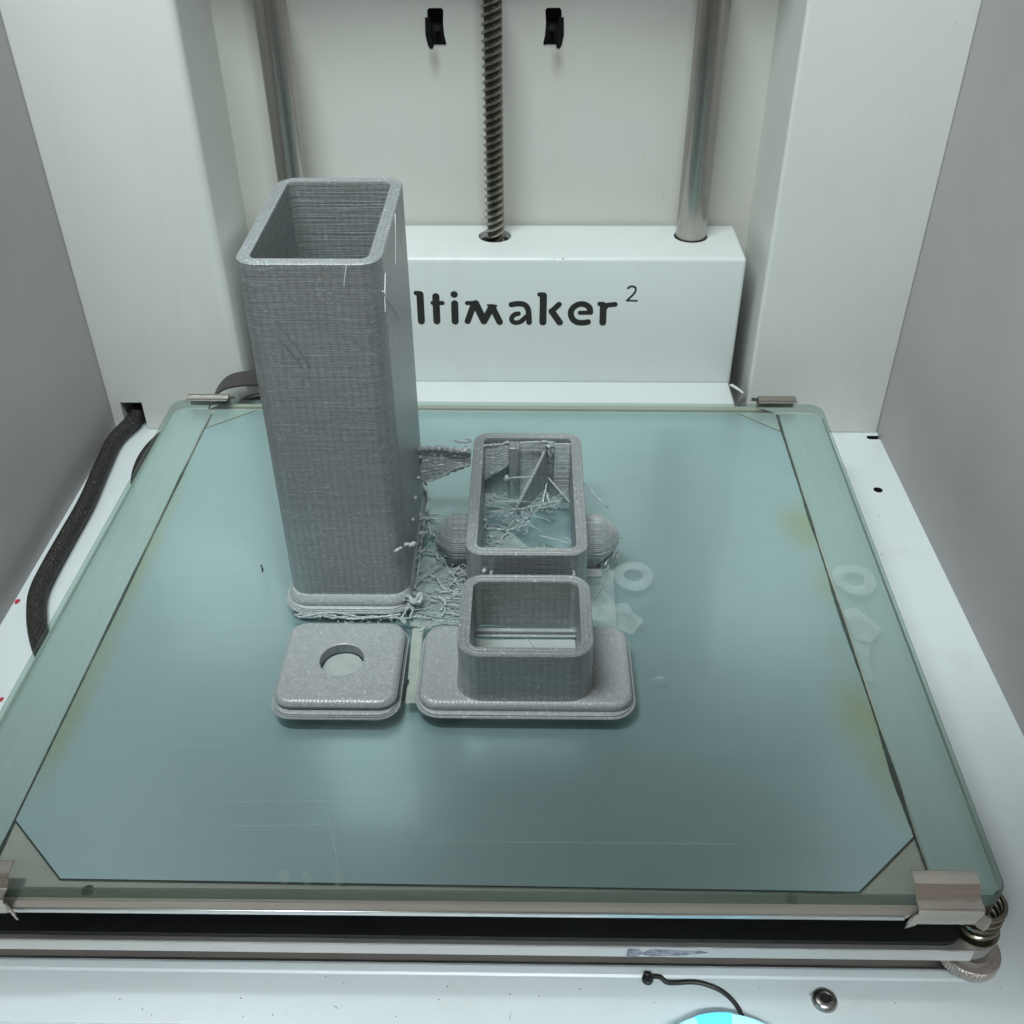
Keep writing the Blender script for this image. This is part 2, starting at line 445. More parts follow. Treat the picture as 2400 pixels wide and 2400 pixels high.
def tube_geo(path, rad, n=8, cap=True):
    P = [Vector(p) for p in path]; V = []; F = []
    up = Vector((0, 0, 1)); m = len(P)
    R = rad if isinstance(rad, list) else [rad] * m
    prev = None
    for i in range(m):
        t = (P[min(i + 1, m - 1)] - P[max(i - 1, 0)])
        if t.length < 1e-6: t = Vector((1, 0, 0))
        t.normalize()
        if prev is None:
            a = t.cross(up if abs(t.z) < 0.9 else Vector((1, 0, 0))).normalized()
        else:
            a = (prev - t * prev.dot(t))
            a = a.normalized() if a.length > 1e-5 else t.cross(up).normalized()
        prev = a; b = t.cross(a)
        for k in range(n):
            th = 2 * math.pi * k / n
            V.append(tuple(P[i] + (a * math.cos(th) + b * math.sin(th)) * R[i]))
    for i in range(m - 1):
        for k in range(n):
            k2 = (k + 1) % n
            F.append((i * n + k, i * n + k2, (i + 1) * n + k2, (i + 1) * n + k))
    if cap:
        F.append(tuple(range(n))[::-1]); F.append(tuple((m - 1) * n + k for k in range(n)))
    return V, F
def tube(name, path, rad, mat, parent=None, n=10, sub=6):
    P = catmull(path, sub)
    V, F = tube_geo(P, rad, n)
    return link(name, V, F, mat, parent, True)
def bead_tube(name, path, r, mat, parent=None, amp=1.0, sub=None):
    L = sum((Vector(path[i + 1]) - Vector(path[i])).length for i in range(len(path) - 1))
    sub = sub or max(4, int(L / max(1, len(path) - 1) / 0.45))
    P = catmull(path, sub)
    off = Vector((random.random() * 50, random.random() * 50, 0))
    Q = []; R = []
    for i, p in enumerate(P):
        nv = noise.noise_vector((p + off) * 0.9) * (r * 0.9 * amp)
        q = p + nv; q.z = max(q.z, r * 0.55) if p.z < 6 else q.z
        Q.append(q)
        R.append(r * (0.62 + 0.55 * abs(noise.noise((p + off) * 1.9)) * 2 + 0.18 * random.random()))
    R[0] *= 0.5; R[-1] *= 0.5
    V, F = tube_geo(Q, R, 7)
    return link(name, V, F, mat, parent, True)
def ball(name, p, r, mat, parent=None):
    bm = bmesh.new(); bmesh.ops.create_icosphere(bm, subdivisions=2, radius=r * MM)
    off = Vector([random.random() * 9 for _ in range(3)])
    for v in bm.verts: v.co = v.co * (1 + 0.5 * noise.noise(v.co / MM * 0.9 + off)) + Vector(p) * MM
    me = bpy.data.meshes.new(name); bm.to_mesh(me); bm.free(); me.materials.append(mat)
    me.polygons.foreach_set('use_smooth', [True] * len(me.polygons))
    o = bpy.data.objects.new(name, me); COL.objects.link(o)
    if parent is not None: o.parent = parent
    return o
def cut(o, cutters):
    for c in cutters:
        m = o.modifiers.new('cut', 'BOOLEAN'); m.operation = 'DIFFERENCE'; m.solver = 'EXACT'; m.object = c
    dg = bpy.context.evaluated_depsgraph_get()
    me = bpy.data.meshes.new_from_object(o.evaluated_get(dg))
    o.modifiers.clear(); old = o.data; o.data = me; bpy.data.meshes.remove(old)
    for c in cutters: bpy.data.objects.remove(c)
    return o
def flat(name, poly, z, mat, parent=None, t=0.05):
    V, F = loft([[(x, y, z) for x, y in poly], [(x, y, z + t) for x, y in poly]])
    return link(name, V, F, mat, parent)
def ngon(c, r, n, ry=None, ph=0.0):
    ry = ry or r
    return [(c[0] + r * math.cos(2 * math.pi * i / n + ph), c[1] + ry * math.sin(2 * math.pi * i / n + ph)) for i in range(n)]

def weighted(o):
    m = o.modifiers.new('wn', 'WEIGHTED_NORMAL'); m.keep_sharp = True; m.weight = 90
    return o
def cup(name, poly, z1, z0, mat, parent):
    n = len(poly)
    V = [(x, y, z1) for x, y in poly] + [(x, y, z0) for x, y in poly]
    F = [(i, (i + 1) % n, n + (i + 1) % n, n + i) for i in range(n)] + [tuple(range(n, 2 * n))]
    return link(name, V, F, mat, parent)
PEGM = mat_print('pale_peg_filament', (0.38, 0.41, 0.42), rough=0.38)
REFLECT = mat_film('faint_painted_reflection', (0.62, 0.70, 0.68), 0.16, 0.08, 90)  # pale film that stands in for reflections on the glass
GREASE = mat_simple('greasy_screw_core', (0.035, 0.032, 0.024), 0.3, 0.5, 0.2)
TABM = mat_simple('black_rubber_tab', (0.004, 0.004, 0.004), 0.7, 0, 0.2, spec=0.2)
PALE = mat_film('pale_first_layer_film', (0.58, 0.63, 0.62), 0.62, 0.12, 150)
DEB=[
 ('tangle','bead',0.55,[(-19.1,44.2,3.0),(-18.4,40.8,2.7),(-17.6,40.1,2.3),(-18.4,37.9,2.0),(-18.6,34.6,1.7),(-18.0,33.2,1.3),(-13.8,33.1,1.0)]),
 ('tangle','bead',0.8,[(-19.2,22.1,8.0),(-16.5,21.6,8.0),(-13.7,21.6,8.0)]),
 ('tangle','bead',0.8,[(-16.2,19.8,8.0),(-15.5,17.0,8.0),(-15.1,14.3,8.0),(-13.6,11.7,8.0)]),
 ('tangle','bead',0.7,[(-19.5,15.5,7.0),(-15.7,15.5,7.0),(-13.5,12.8,7.0)]),
 ('tower','bead',0.8,[(-23.2,-11.0,21.3),(-20.4,-11.0,22.6)]),
 ('tower','bead',0.9,[(-19.7,-11.0,23.2),(-18.7,-11.0,23.7),(-17.7,-11.0,23.3),(-16.4,-11.0,24.6)]),
 ('tangle','bead',0.5,[(-19.0,17.5,1.0),(-18.8,12.0,1.0),(-18.4,4.1,1.0),(-18.3,-2.0,1.0),(-19.1,-5.4,1.0)]),
 ('tangle','bead',0.6,[(-19.0,11.3,3.0),(-15.1,11.6,3.0),(-12.4,9.3,3.0),(-12.3,7.3,3.0),(-7.6,7.4,3.0)]),
 ('tangle','bead',0.45,[(-15.5,6.8,1.5),(-14.6,1.3,1.5),(-12.2,-0.6,1.5),(-10.5,-4.3,1.5),(-7.3,-6.2,1.5),(-4.1,-8.3,1.5)]),
 ('tangle','bead',0.35,[(-15.9,-6.6,1.0),(-11.4,-6.2,1.0),(-7.3,-6.5,1.0),(-4.1,-8.3,1.0)]),
 ('tangle','bead',0.7,[(-11.1,-9.8,2.0),(-9.6,-10.7,2.0),(-8.8,-13.7,2.0)]),
 ('tangle','string',0.3,[(-9.6,-10.4,2.0),(-3.9,-10.3,2.0)]),
 ('tangle','bead',0.5,[(-7.8,-13.1,2.0),(-4.2,-13.3,2.0)]),
 ('tangle','bead',0.8,[(-21.0,-10.6,4.0),(-19.6,-12.4,4.0),(-18.3,-14.2,4.0),(-17.3,-11.8,4.0),(-16.4,-10.0,4.0),(-16.0,-13.0,4.0),(-17.4,-14.8,4.0),(-19.6,-13.0,4.0)]),
 ('tangle','bead',0.6,[(-20.7,-15.3,2.0),(-19.3,-12.9,2.0),(-18.1,-11.1,2.0),(-16.3,-13.2,2.0)]),
 ('tangle','bead',0.9,[(-7.7,11.4,6.0),(-6.0,10.4,6.0),(-4.3,10.8,6.0)]),
 ('tangle','bead',0.9,[(-9.2,10.6,5.0),(-8.1,9.6,5.0),(-6.8,9.3,5.0),(-4.3,10.3,5.0)]),
 ('tangle','bead',0.5,[(-10.2,-14.4,1.0),(-8.9,-12.9,1.0),(-9.4,-17.3,1.0)]),
 ('tangle','bead',0.4,[(-9.5,-15.3,1.0),(-7.1,-15.8,1.0),(-4.6,-16.7,1.0)]),
 ('tangle','bead',0.5,[(-13.1,12.3,3.0),(-11.3,11.0,3.0),(-9.1,11.4,3.0),(-6.9,9.7,3.0),(-4.7,8.4,3.0)]),
 ('tangle','bead',0.5,[(-9.1,9.9,2.0),(-6.9,8.3,2.0),(-4.5,7.6,2.0)]),
 ('tangle','bead',0.4,[(-7.9,5.7,3.0),(-6.0,5.1,3.0),(-4.1,4.2,3.0)]),
 ('tangle','bead',0.3,[(-7.3,7.2,1.0),(-5.9,4.9,1.0),(-4.5,3.6,1.0),(-5.2,1.0,1.0),(-3.9,-0.9,1.0)]),
 ('tangle','bead',0.3,[(-8.9,0.0,1.0),(-6.8,-0.3,1.0),(-4.3,-1.2,1.0)]),
 ('tangle','bead',0.3,[(-8.8,-2.2,1.0),(-6.2,-3.1,1.0),(-4.5,-4.6,1.0),(-6.5,-5.3,1.0)]),
 ('tangle','bead',0.35,[(-8.2,-4.0,1.0),(-7.1,-1.5,1.0),(-5.4,-2.8,1.0),(-4.1,-3.4,1.0)]),
 ('tangle','string',0.2,[(-21.0,-13.4,-0.0),(-14.4,-17.1,4.0),(-8.9,-19.1,8.0)]),
 ('rear','bead',0.4,[(34.4,25.8,20.0),(36.1,24.6,18.5),(38.4,21.6,17.0),(40.7,19.7,15.5),(41.9,21.1,14.0)]),
 ('rear','bead',0.75,[(45.3,13.6,8.0),(44.4,11.2,7.2),(43.3,9.9,6.3),(42.6,8.6,5.5),(43.3,7.9,4.7),(41.4,7.3,3.8),(40.5,5.3,3.0)]),
 ('rear','bead',0.7,[(46.0,12.3,3.0),(44.5,9.0,3.0),(44.2,7.3,3.0)]),
 ('rear','bead',0.5,[(42.5,9.4,1.0),(41.5,6.1,1.0),(40.7,4.4,1.0)]),
 ('rear','bead',0.35,[(40.3,0.6,0.7),(39.2,-2.2,0.7),(37.2,-7.8,0.7)]),
 ('rear','bead',0.4,[(35.9,8.6,1.0),(38.4,8.8,1.0),(40.7,8.4,1.0),(40.0,7.0,1.0)]),
 ('curtain','bead',0.7,[(-18.8,38.0,24.4),(-15.0,38.0,24.8),(-10.8,38.0,24.8),(-7.0,38.0,24.3),(-3.1,38.0,25.3)]),
 ('curtain','string',0.35,[(-8.4,38.0,27.9),(-4.9,38.0,27.2),(-2.4,38.0,27.6)]),
 ('curtain','string',0.3,[(-4.6,38.0,28.7),(-2.4,38.0,28.3)]),
 ('curtain','bead',0.5,[(-18.9,38.0,11.5),(-16.3,38.0,11.9),(-12.9,38.0,13.5),(-9.5,38.0,15.9),(-6.6,38.0,17.5),(-4.0,38.0,17.9)]),
 ('curtain','bead',0.45,[(-18.8,39.5,10.0),(-17.9,37.0,7.8),(-17.6,34.5,5.5),(-18.2,32.0,3.2),(-19.1,32.8,1.0)]),
 ('rear','bead',0.6,[(0.1,44.0,21.7),(3.1,44.0,22.1),(5.7,44.0,22.5),(7.6,44.0,22.8),(9.6,44.0,23.5)]),
 ('rear','bead',0.4,[(-0.2,44.0,7.3),(0.8,44.0,8.1),(3.8,44.0,10.6),(7.2,44.0,13.4),(9.2,44.0,14.2)]),
 ('rear','bead',0.5,[(19.9,42.0,24.7),(21.9,42.0,25.1),(23.5,42.0,23.9),(24.5,42.0,22.0),(23.3,42.0,19.3)]),
 ('rear','bead',0.5,[(21.2,41.0,24.6),(23.2,41.0,23.4),(22.9,41.0,21.1),(23.9,41.0,19.6)]),
 ('rear','bead',0.5,[(13.2,43.0,24.0),(16.4,43.0,24.2),(20.0,43.0,24.0),(24.5,43.0,24.1)]),
 ('rear','string',0.28,[(8.6,40.0,11.4),(12.2,40.0,11.8),(17.1,40.0,12.1)]),
 ('rear','ball',1.1,[(8.9,40.0,11.4)]),
 ('rear','string',0.22,[(12.0,42.0,24.3),(11.8,42.0,10.8),(11.8,42.0,4.3)]),
 ('rear','bead',0.6,[(0.1,41.9,3.0),(4.8,42.7,2.7),(2.2,39.4,2.4),(1.0,34.2,2.1),(0.1,31.9,1.9),(2.2,28.0,1.6),(1.1,24.6,1.3),(0.7,17.3,1.0)]),
 ('rear','bead',0.5,[(4.7,42.8,2.0),(3.5,39.2,1.8),(1.5,37.8,1.5),(1.4,32.7,1.2),(2.5,29.8,1.0)]),
 ('rear','bead',0.6,[(19.9,37.0,1.0),(16.9,33.7,1.0),(14.9,29.9,1.0),(12.3,26.7,1.0),(9.1,25.1,1.0),(5.2,25.6,1.0),(0.7,25.0,1.0)]),
 ('rear','bead',0.55,[(15.5,37.8,2.0),(17.5,35.1,2.0),(16.2,30.2,2.0),(13.9,31.3,2.0),(14.9,36.2,2.0)]),
 ('rear','bead',0.6,[(6.7,30.9,1.0),(9.0,33.1,1.0),(11.9,35.8,1.0)]),
 ('rear','bead',0.5,[(6.7,29.8,1.0),(9.4,28.8,1.0),(12.3,30.4,1.0),(14.3,28.8,1.0),(13.0,26.2,1.0)]),
 ('rear','bead',0.5,[(5.1,17.8,1.0),(7.0,19.4,1.0),(8.5,22.5,1.0),(10.1,23.5,1.0),(7.8,25.1,1.0)]),
 ('rear','bead',0.4,[(5.1,18.8,1.0),(8.0,18.4,1.0),(7.3,20.9,1.0)]),
 ('rear','bead',0.5,[(22.2,46.0,6.0),(20.2,42.6,4.3),(17.5,38.6,2.7),(15.5,37.5,1.0)]),
 ('rear','string',0.4,[(22.2,45.4,6.0),(22.5,42.5,4.0),(23.5,38.5,2.0)]),
 ('rear','string',0.3,[(22.9,45.2,2.0),(25.2,43.0,2.0),(24.5,41.3,2.0)]),
 ('rear','string',0.25,[(20.1,22.6,0.6),(25.2,20.6,0.6),(29.7,18.6,0.6)]),
 ('rear','bead',0.4,[(28.1,21.6,1.0),(30.0,20.1,1.0),(30.3,18.1,1.0)]),
 ('rear','string',0.25,[(21.4,18.6,0.5),(21.7,14.6,0.5)]),
 ('rear','bead',0.5,[(7.7,45.9,1.0),(8.7,44.2,1.0),(10.8,43.3,1.0),(13.1,43.1,1.0)]),
 ('front','bead',0.4,[(-4.4,-22.7,21.0),(-4.4,-24.0,21.0)]),
 ('front','string',0.4,[(5.2,-5.4,10.0),(5.7,-19.8,20.0)]),
 ('front','string',0.4,[(30.0,-5.1,10.0),(29.6,-19.9,20.0)]),
 ('front','ball',0.8,[(3.4,-14.0,16.3)]),
 ('front','string',0.15,[(15.5,-24.8,0.5),(19.0,-30.4,0.5)]),
 ('tower','bead',0.45,[(-54.1,-17.0,1.2),(-45.0,-17.3,1.2),(-35.8,-18.7,1.2),(-26.9,-17.9,1.2),(-20.4,-18.9,1.2)]),
 ('tower','string',0.35,[(-52.5,-18.7,1.5),(-42.5,-16.5,1.5),(-31.9,-18.6,1.5),(-21.8,-17.0,1.5)]),
 ('tower','bead',0.5,[(-22.1,-19.1,2.0),(-19.8,-21.6,2.0),(-21.1,-17.6,2.0),(-18.5,-13.7,2.0),(-19.0,-19.4,2.0)]),
 ('front','bead',0.6,[(-15.2,-25.9,3.0),(-13.1,-23.3,3.0),(-12.2,-24.8,3.0)]),
 ('front','bead',0.35,[(-13.4,-21.4,2.0),(-8.7,-20.2,2.0),(-4.3,-20.7,2.0)]),
 ('tower','ball',0.75,[(-19.6,37.6,21.6)]),
 ('tower','ball',0.75,[(-19.6,28.3,19.7)]),
 ('tower','ball',0.75,[(-19.6,17.5,19.6)]),
 ('tower','ball',0.75,[(-19.6,7.7,18.3)]),
 ('tower','hair',0.13,[(-27.9,-12.0,111.2),(-28.6,-12.0,108.0),(-29.1,-12.0,105.6)]),
 ('tower','hair',0.1,[(-47.2,-12.3,96.4),(-42.4,-12.3,88.3),(-40.0,-12.3,83.1)]),
 ('tower','hair',0.18,[(-19.5,-13.3,105.0),(-19.5,4.9,91.5),(-19.5,15.8,82.8)]),
 ('tower','hair',0.12,[(-19.5,19.9,111.7),(-19.5,16.9,105.8),(-19.5,13.1,100.2)]),
 ('tower','hair',0.12,[(-19.5,-6.6,106.7),(-19.5,-10.3,102.7),(-19.5,-12.0,98.9)]),
 ('tower','hair',0.12,[(-26.0,46.0,112.6),(-24.9,46.0,111.0),(-23.8,46.0,109.6)]),
 ('tangle','hair',0.1,[(-16.7,13.8,0.3),(-4.1,-1.8,0.3)]),
 ('film','string',0.12,[(43.4,6.9,0.3),(42.4,-7.3,0.3),(41.9,-20.6,0.3)]),
]
LETTERS=[
 ('u',[([(-43.52,24.11),(-43.96,14.98),(-42.47,12.38),(-40.47,12.64),(-38.06,14.99)],2.59),([(-37.31,24.12),(-37.67,14.07),(-37.3,12.83),(-34.96,12.53)],1.84)]),
 ('l',[([(-31.11,25.82),(-29.46,25.64)],1.84),([(-29.48,25.23),(-29.59,12.86)],2.81)]),
 ('t',[([(-22.89,24.28),(-23.0,12.88)],2.81),([(-24.37,21.32),(-20.26,21.28)],1.73)]),
 ('i',[([(-15.21,25.2),(-15.15,25.2)],2.81),([(-15.15,21.05),(-15.24,12.84)],2.81)]),
 ('m',[([(-9.91,21.3),(-6.19,21.31)],1.73),([(-7.15,20.58),(-9.95,12.92)],2.48),([(-6.36,21.07),(-3.03,13.12)],2.92),([(-3.04,12.94),(0.27,19.27)],2.7),([(0.61,19.51),(3.64,12.65)],2.59),([(-1.21,20.42),(2.29,20.13)],0.76)]),
 ('a',[([(8.69,20.63),(11.3,21.06),(13.8,20.76),(15.3,19.31),(15.87,17.0),(16.11,12.44)],2.27),([(11.57,16.49),(9.89,16.0),(8.71,14.4),(9.15,12.79),(10.72,12.3),(12.69,12.93),(14.92,15.15)],1.94)]),
 ('k',[([(20.41,25.29),(21.79,25.18)],1.84),([(22.01,24.76),(21.95,12.58)],2.81),([(28.61,20.81),(25.62,17.64)],2.16),([(25.62,17.64),(29.08,12.48)],2.59)]),
 ('e',[([(37.5,16.94),(41.95,17.07)],1.73),([(41.83,17.32),(41.31,19.39),(39.31,20.84),(36.81,20.83),(34.64,19.37),(33.65,17.05),(34.35,14.29),(36.25,12.69),(38.78,12.33),(41.01,12.7)],2.38)]),
 ('r',[([(45.67,21.03),(47.34,20.86)],1.94),([(47.19,20.43),(47.29,12.48)],2.7),([(47.43,18.92),(49.02,20.56),(52.04,20.87)],2.05)]),
 ('2',[([(56.96,28.18),(58.17,29.02),(59.83,28.67),(60.24,27.36),(59.48,25.58),(57.07,22.81)],0.76),([(56.75,22.63),(61.06,22.52)],0.65)]),
]
# ================================================================== the printer housing
ZF = -37.0
XL, XR = -169.3, 170.8
YC, YB = 144.8, 190.0
TOPZ = 256.0
# floor: four sheets round a recess under the bed
fl = box('floor', XL - 6, XR + 6, -122.0, YB + 4, ZF - 3, ZF, FLOORW, None)
c1 = box('cut1', -127, 127, -105.6, 100, ZF - 10, ZF + 10, FLOORW)
c2 = lathe('cut2', [(1.9, -8), (1.9, 8)], (160.0, 101.5, ZF), FLOORW, n=24)
c3 = prism('cut3', rrect(165.3, 173.5, 139.3, 142.3, 1.4), ZF - 8, ZF + 8, FLOORW)
c4 = lathe('cut4', [(2.2, -8), (2.2, 8)], (90.2, -114.2, ZF), FLOORW, n=24)
cut(fl, [c1, c2, c3, c4])
struct(fl)
lip = link('floor_lip', [(-126.9, -105.7, ZF + .05), (126.9, -105.7, ZF + .05), (126.9, -106.4, ZF + .55), (-127, -106.4, ZF + .55),
                         (-128, -108.3, ZF + .45), (126.9, -108.3, ZF + .45), (-128, -108.9, ZF + .03), (126.9, -108.9, ZF + .03)],
           [(0, 1, 2, 3), (3, 2, 5, 4), (4, 5, 7, 6)], FLOORW, fl)
rec = box('floor_recess', -130, 131, -106.5, 104, ZF - 7, ZF - 4.2, RECESS)
struct(rec)
hb = box('hole_shade_backing', 150, 176, 96, 146, ZF - 9.5, ZF - 8, BLACK, fl)
cup('hole_shade', ngon((160.0, 101.5), 1.86, 24), ZF - .1, ZF - 4, BLACK, fl)  # black cups paint the shade inside the floor holes
cup('hole_shade', rrect(165.4, 173.4, 139.4, 142.2, 1.3), ZF - .1, ZF - 4, BLACK, fl)
for k in range(34):
    rx = random.choice([random.uniform(-150, 150), random.uniform(140, 168)]); ry = random.uniform(-121, -109) if abs(rx) < 139 else random.uniform(-60, 130)
    flat('dust_speck', ngon((rx, ry), random.uniform(.10, .28), 5, random.uniform(.08, .2), random.random()), ZF + .01, CHARCOAL, fl, .02)
# little scuffs and marks on the floor paint
for (x, y, a, l) in ((12.6, -118.8, 1.4, 3.4), (-30.5, -117.5, 2.6, 2.2), (30, -112, .3, .9), (140, -60, .9, 1.2), (146, -20, 2.0, 1.0), (150.5, 60, .5, 1.4), (147, 118, 0.1, 1.2)):
    dx, dy = math.cos(a) * l / 2, math.sin(a) * l / 2
    flat('scuff', [(x - dx, y - dy), (x - dx * .2 + .12, y - dy * .2 - .1), (x + dx, y + dy), (x + .05, y + .14)], ZF + 0.01, CHARCOAL, fl, 0.03)
for (x, y, r) in ((-168.2, 29.7, 0.9), (-154.7, -17.5, 0.7)):
    flat('ink_mark', [(x + r * math.cos(t) * (1 + .3 * math.sin(3 * t)), y + r * 1.6 * math.sin(t)) for t in [i * .6 for i in range(10)]], ZF + 0.02, REDM, fl, 0.03)
# side walls (slightly waved sheets)
for nm, x, s in (('wall_left', XL, -1), ('wall_right', XR, 1)):
    w = box(nm, min(x, x + s * 5), max(x, x + s * 5), -122, YB + 4, ZF - 3.2, TOPZ, WALLG)
    struct(w)
# recessed back panel with two slots
bp = box('back_wall', -108.5, 112.0, YB, YB + 3, ZF, TOPZ, WHITE_BACK)
def slot_poly(cx, s):
    return [(cx - s * 2.2, 127.4), (cx + s * 2.6, 127.4), (cx + s * 3.3, 126.6), (cx + s * 3.0, 122), (cx + s * 3.3, 117.5),
            (cx + s * 4.0, 114.4), (cx + s * 3.5, 113.4), (cx - s * 2.6, 113.4), (cx - s * 3.2, 114.2), (cx - s * 3.0, 126.6)]
cs = []
for cx, s in ((-21.0, 1), (25.0, -1)):
    pts = slot_poly(cx, s)
    V, F = loft([[(x, YB - 5, z) for x, z in pts], [(x, YB + 8, z) for x, z in pts]])
    cs.append(link('slotcut', V, F, BLACK))
cut(bp, cs); struct(bp)
box('slot_backing', -40, 45, YB + 6, YB + 7, 100, 140, BLACK, bp)
for cx, s in ((-21.0, 1), (25.0, -1)):
    t = root('cable_tie' if False else 'rubber_grommet',
             'black rubber tab in the %s slot of the back panel, %s of the threaded screw' % (('left', 'left') if s > 0 else ('right', 'right')), 'grommet',
             'black rubber tabs in the back panel')
    xa = cx - s * 4.2
    g = [(xa + s * .3, 124.0), (xa + s * 2.2, 124.2), (xa + s * 2.5, 118.5), (xa + s * 3.0, 113.2), (xa + s * 1.9, 112.7), (xa + s * .9, 114.0), (xa + s * .1, 118)]
    V, F = loft([[(x, YB - .5, z) for x, z in g], [(x, YB + 4, z) for x, z in g]])
    link('tab', V, F, TABM, t, True)
    lathe('pin', [(1.2, 0), (1.2, 3)], (cx + s * .6, YB + 1, 120), BLACKP, t, 12, 'y')
# the two columns
for nm, xa, xb, inner in (('column_left', XL + .05, -107.8, 'b'), ('column_right', 111.2, XR - .05, 'a')):
    r = 4.0
    if inner == 'b': poly = rpoly([(xa, YC), (xb, YC), (xb, YB + 3), (xa, YB + 3)], [0.6, r, 0, 0], 8)
    else: poly = rpoly([(xa, YC), (xb, YC), (xb, YB + 3), (xa, YB + 3)], [1.6, 0.6, 0, 0], 8)
    c = prism(nm, poly, ZF + .35, TOPZ, WHITE, None, True)
    if inner == 'b':
        k = box('notchcut', -164.2, -154.6, YC - 6, YC + 30, ZF - 2, -23.0, BLACK)
        cut(c, [k])
        box('notch_backing', -168, -150, YC + 22, YC + 23, ZF + .4, -18, BLACK, c)
    struct(c)
# unseen dark panels, added to block the lamps and darken the bed
gy = root('unseen_light_blocker', 'unseen dark panels and rail added above the printer to shape the light on the bed', 'light blocker')
box('wall_shade_panel', XL, XR, 96, 104, 237, 350, BLOCKER, gy, 3)
box('dark_mirror_panel', XL, XR, 150, 196, TOPZ + 1, 455, BLOCKER, gy, 3)
box('added_unseen_rail', -82, 127, 140, 143, 337, 340, WHITE, gy, 1)
box('bed_shade_plate', XL, XR, -338, -93, 296, 302, BLOCKER, gy, 3)
# front sill below the floor edge
sill = box('front_sill', XL - 6, XR + 6, -175, -123.2, ZF - 12, ZF - 5, FLOORW, None, 1.0); struct(sill)

# ================================================================== rods and screw
for x, lab in ((-81.5, 'polished steel guide rod rising behind the tall grey tower print'), (84.3, 'polished steel guide rod entering the right hole of the white carriage')):
    rt = root('guide_rod', lab, 'rod', 'vertical polished guide rods')
    lathe('shaft', [(6.1, 0), (6.3, .6), (6.3, 330)], (x, 175.8, -36.5), STEEL, rt, 48)
ls = root('lead_screw', 'threaded steel lead screw between the two guide rods', 'screw')
core = lathe('core', [(3.05, 0), (3.05, 330)], (1.4, 175.5, -36.5), GREASE, ls, 24)
# 4 start trapezoidal thread as real helices
V = []; F = []
pitch, starts, seg = 9.0, 3, 24
z0, z1 = 30.0, 275.0
for s in range(starts):
    n = int((z1 - z0) / pitch * seg)
    base = len(V)
    for i in range(n + 1):
        a = 2 * math.pi * i / seg + s * 2 * math.pi / 3; z = z0 + i * pitch / seg
        ca, sa = math.cos(a), math.sin(a)
        for r, dz in ((2.95, -.95), (4.05, -.45), (4.05, .45), (2.95, .95)):
            V.append((1.4 + r * ca, 175.5 + r * sa, z + dz))
    for i in range(n):
        for k in range(3):
            q = base + i * 4 + k
            F.append((q, q + 1, q + 5, q + 4))
link('thread', V, F, SCREWM, ls, False)

# ================================================================== bed carriage (box + support plate)
car = root('bed_carriage', 'white bed carriage box with black lettering and its support plate under the bed', 'carriage')
YF = 152.9
bx = box('cover_box', -102.2, 104.6, YF, 188.6, -19.9, 41.3, WHITE_BOX, car, 1.7, 4)
cs = [lathe('h', [(r, -30), (r, 10)], (x, 175.8, 41.3), BLACK, n=40) for x, r in ((-81.5, 7.1), (1.4, 7.0), (84.3, 7.1))]
cs.append(box('h', 103.8, 110, 154.6, 158.6, -13, -3, BLACK))
cs.append(lathe('h', [(1.1, -3), (1.1, 4)], (104.6, 156.6, -17.2), BLACK, n=16, axis='x'))
cut(bx, cs)
bx.data.polygons.foreach_set('use_smooth', [True] * len(bx.data.polygons))
try: bx.data.set_sharp_from_angle(angle=math.radians(35))
except Exception: pass
for x, r in ((-81.5, 7.0), (1.4, 6.9), (84.3, 7.0)):
    lathe('hole_shade', [(r, 0), (r, -27.5), (3.0 if r < 7 else 6.0, -27.5)], (x, 175.8, 38.6), BLACK, bx, 40)  # black sleeve paints the dark inside the rod holes
box('side_latch', 104.2, 105.4, 154.9, 157.6, -12.8, -7, BLACKP, bx, .3)
# support plate
sup = prism('support_plate', rpoly([(-124, -112), (130.2, -112), (130.2, -99), (118, -85), (104.2, 60), (104.2, 170), (-102, 170), (-102, 60), (-124, -60)],
                                   [7, 7.2, 8, 8, 5, 1, 1, 5, 8], 8), -21.2, -17.2, ALU_SUP, car, False)
box('front_face', -121, 122.5, -112.35, -111.9, -21.15, -17.35, SUP_FACE, sup)
smear = [(40.4, -20.9), (40.6, -17.6), (43.4, -17.6), (44.2, -19.2), (46, -17.7), (58, -18.2), (60, -18.9), (54, -20.2), (46.5, -20.9), (44, -20), (43, -21)]
V, F = loft([[(x, -112.42, z) for x, z in smear], [(x, -112.36, z) for x, z in smear]])
link('ink_smear', V, F, INKV, sup)
prism('gap_shade', rpoly([(-120, -110.9), (121, -110.9), (121, -80), (100, 100), (-100, 100), (-118, -60)], 5, 4), -17.1, -15.6, BOARD_SHADE, sup)  # black sheet painting the shade between bed and support plate
box('rear_flange', -101, 103.5, 112.5, 152.7, -17.1, -16.3, WHITE_BOX, sup, .3)
# bent flange rising to the box at the right, seen just behind the glass
V, F = loft([[(x, y, z - 0) for x, y in ((104.0, 151.6), (107.6, 146.5), (108.6, 144.4), (109.4, 145.2), (107.4, 149.5), (105.4, 152.4))] for z in (-17.1, -16.8)])
link('corner_tab', V, F, WHITE_BOX, sup)
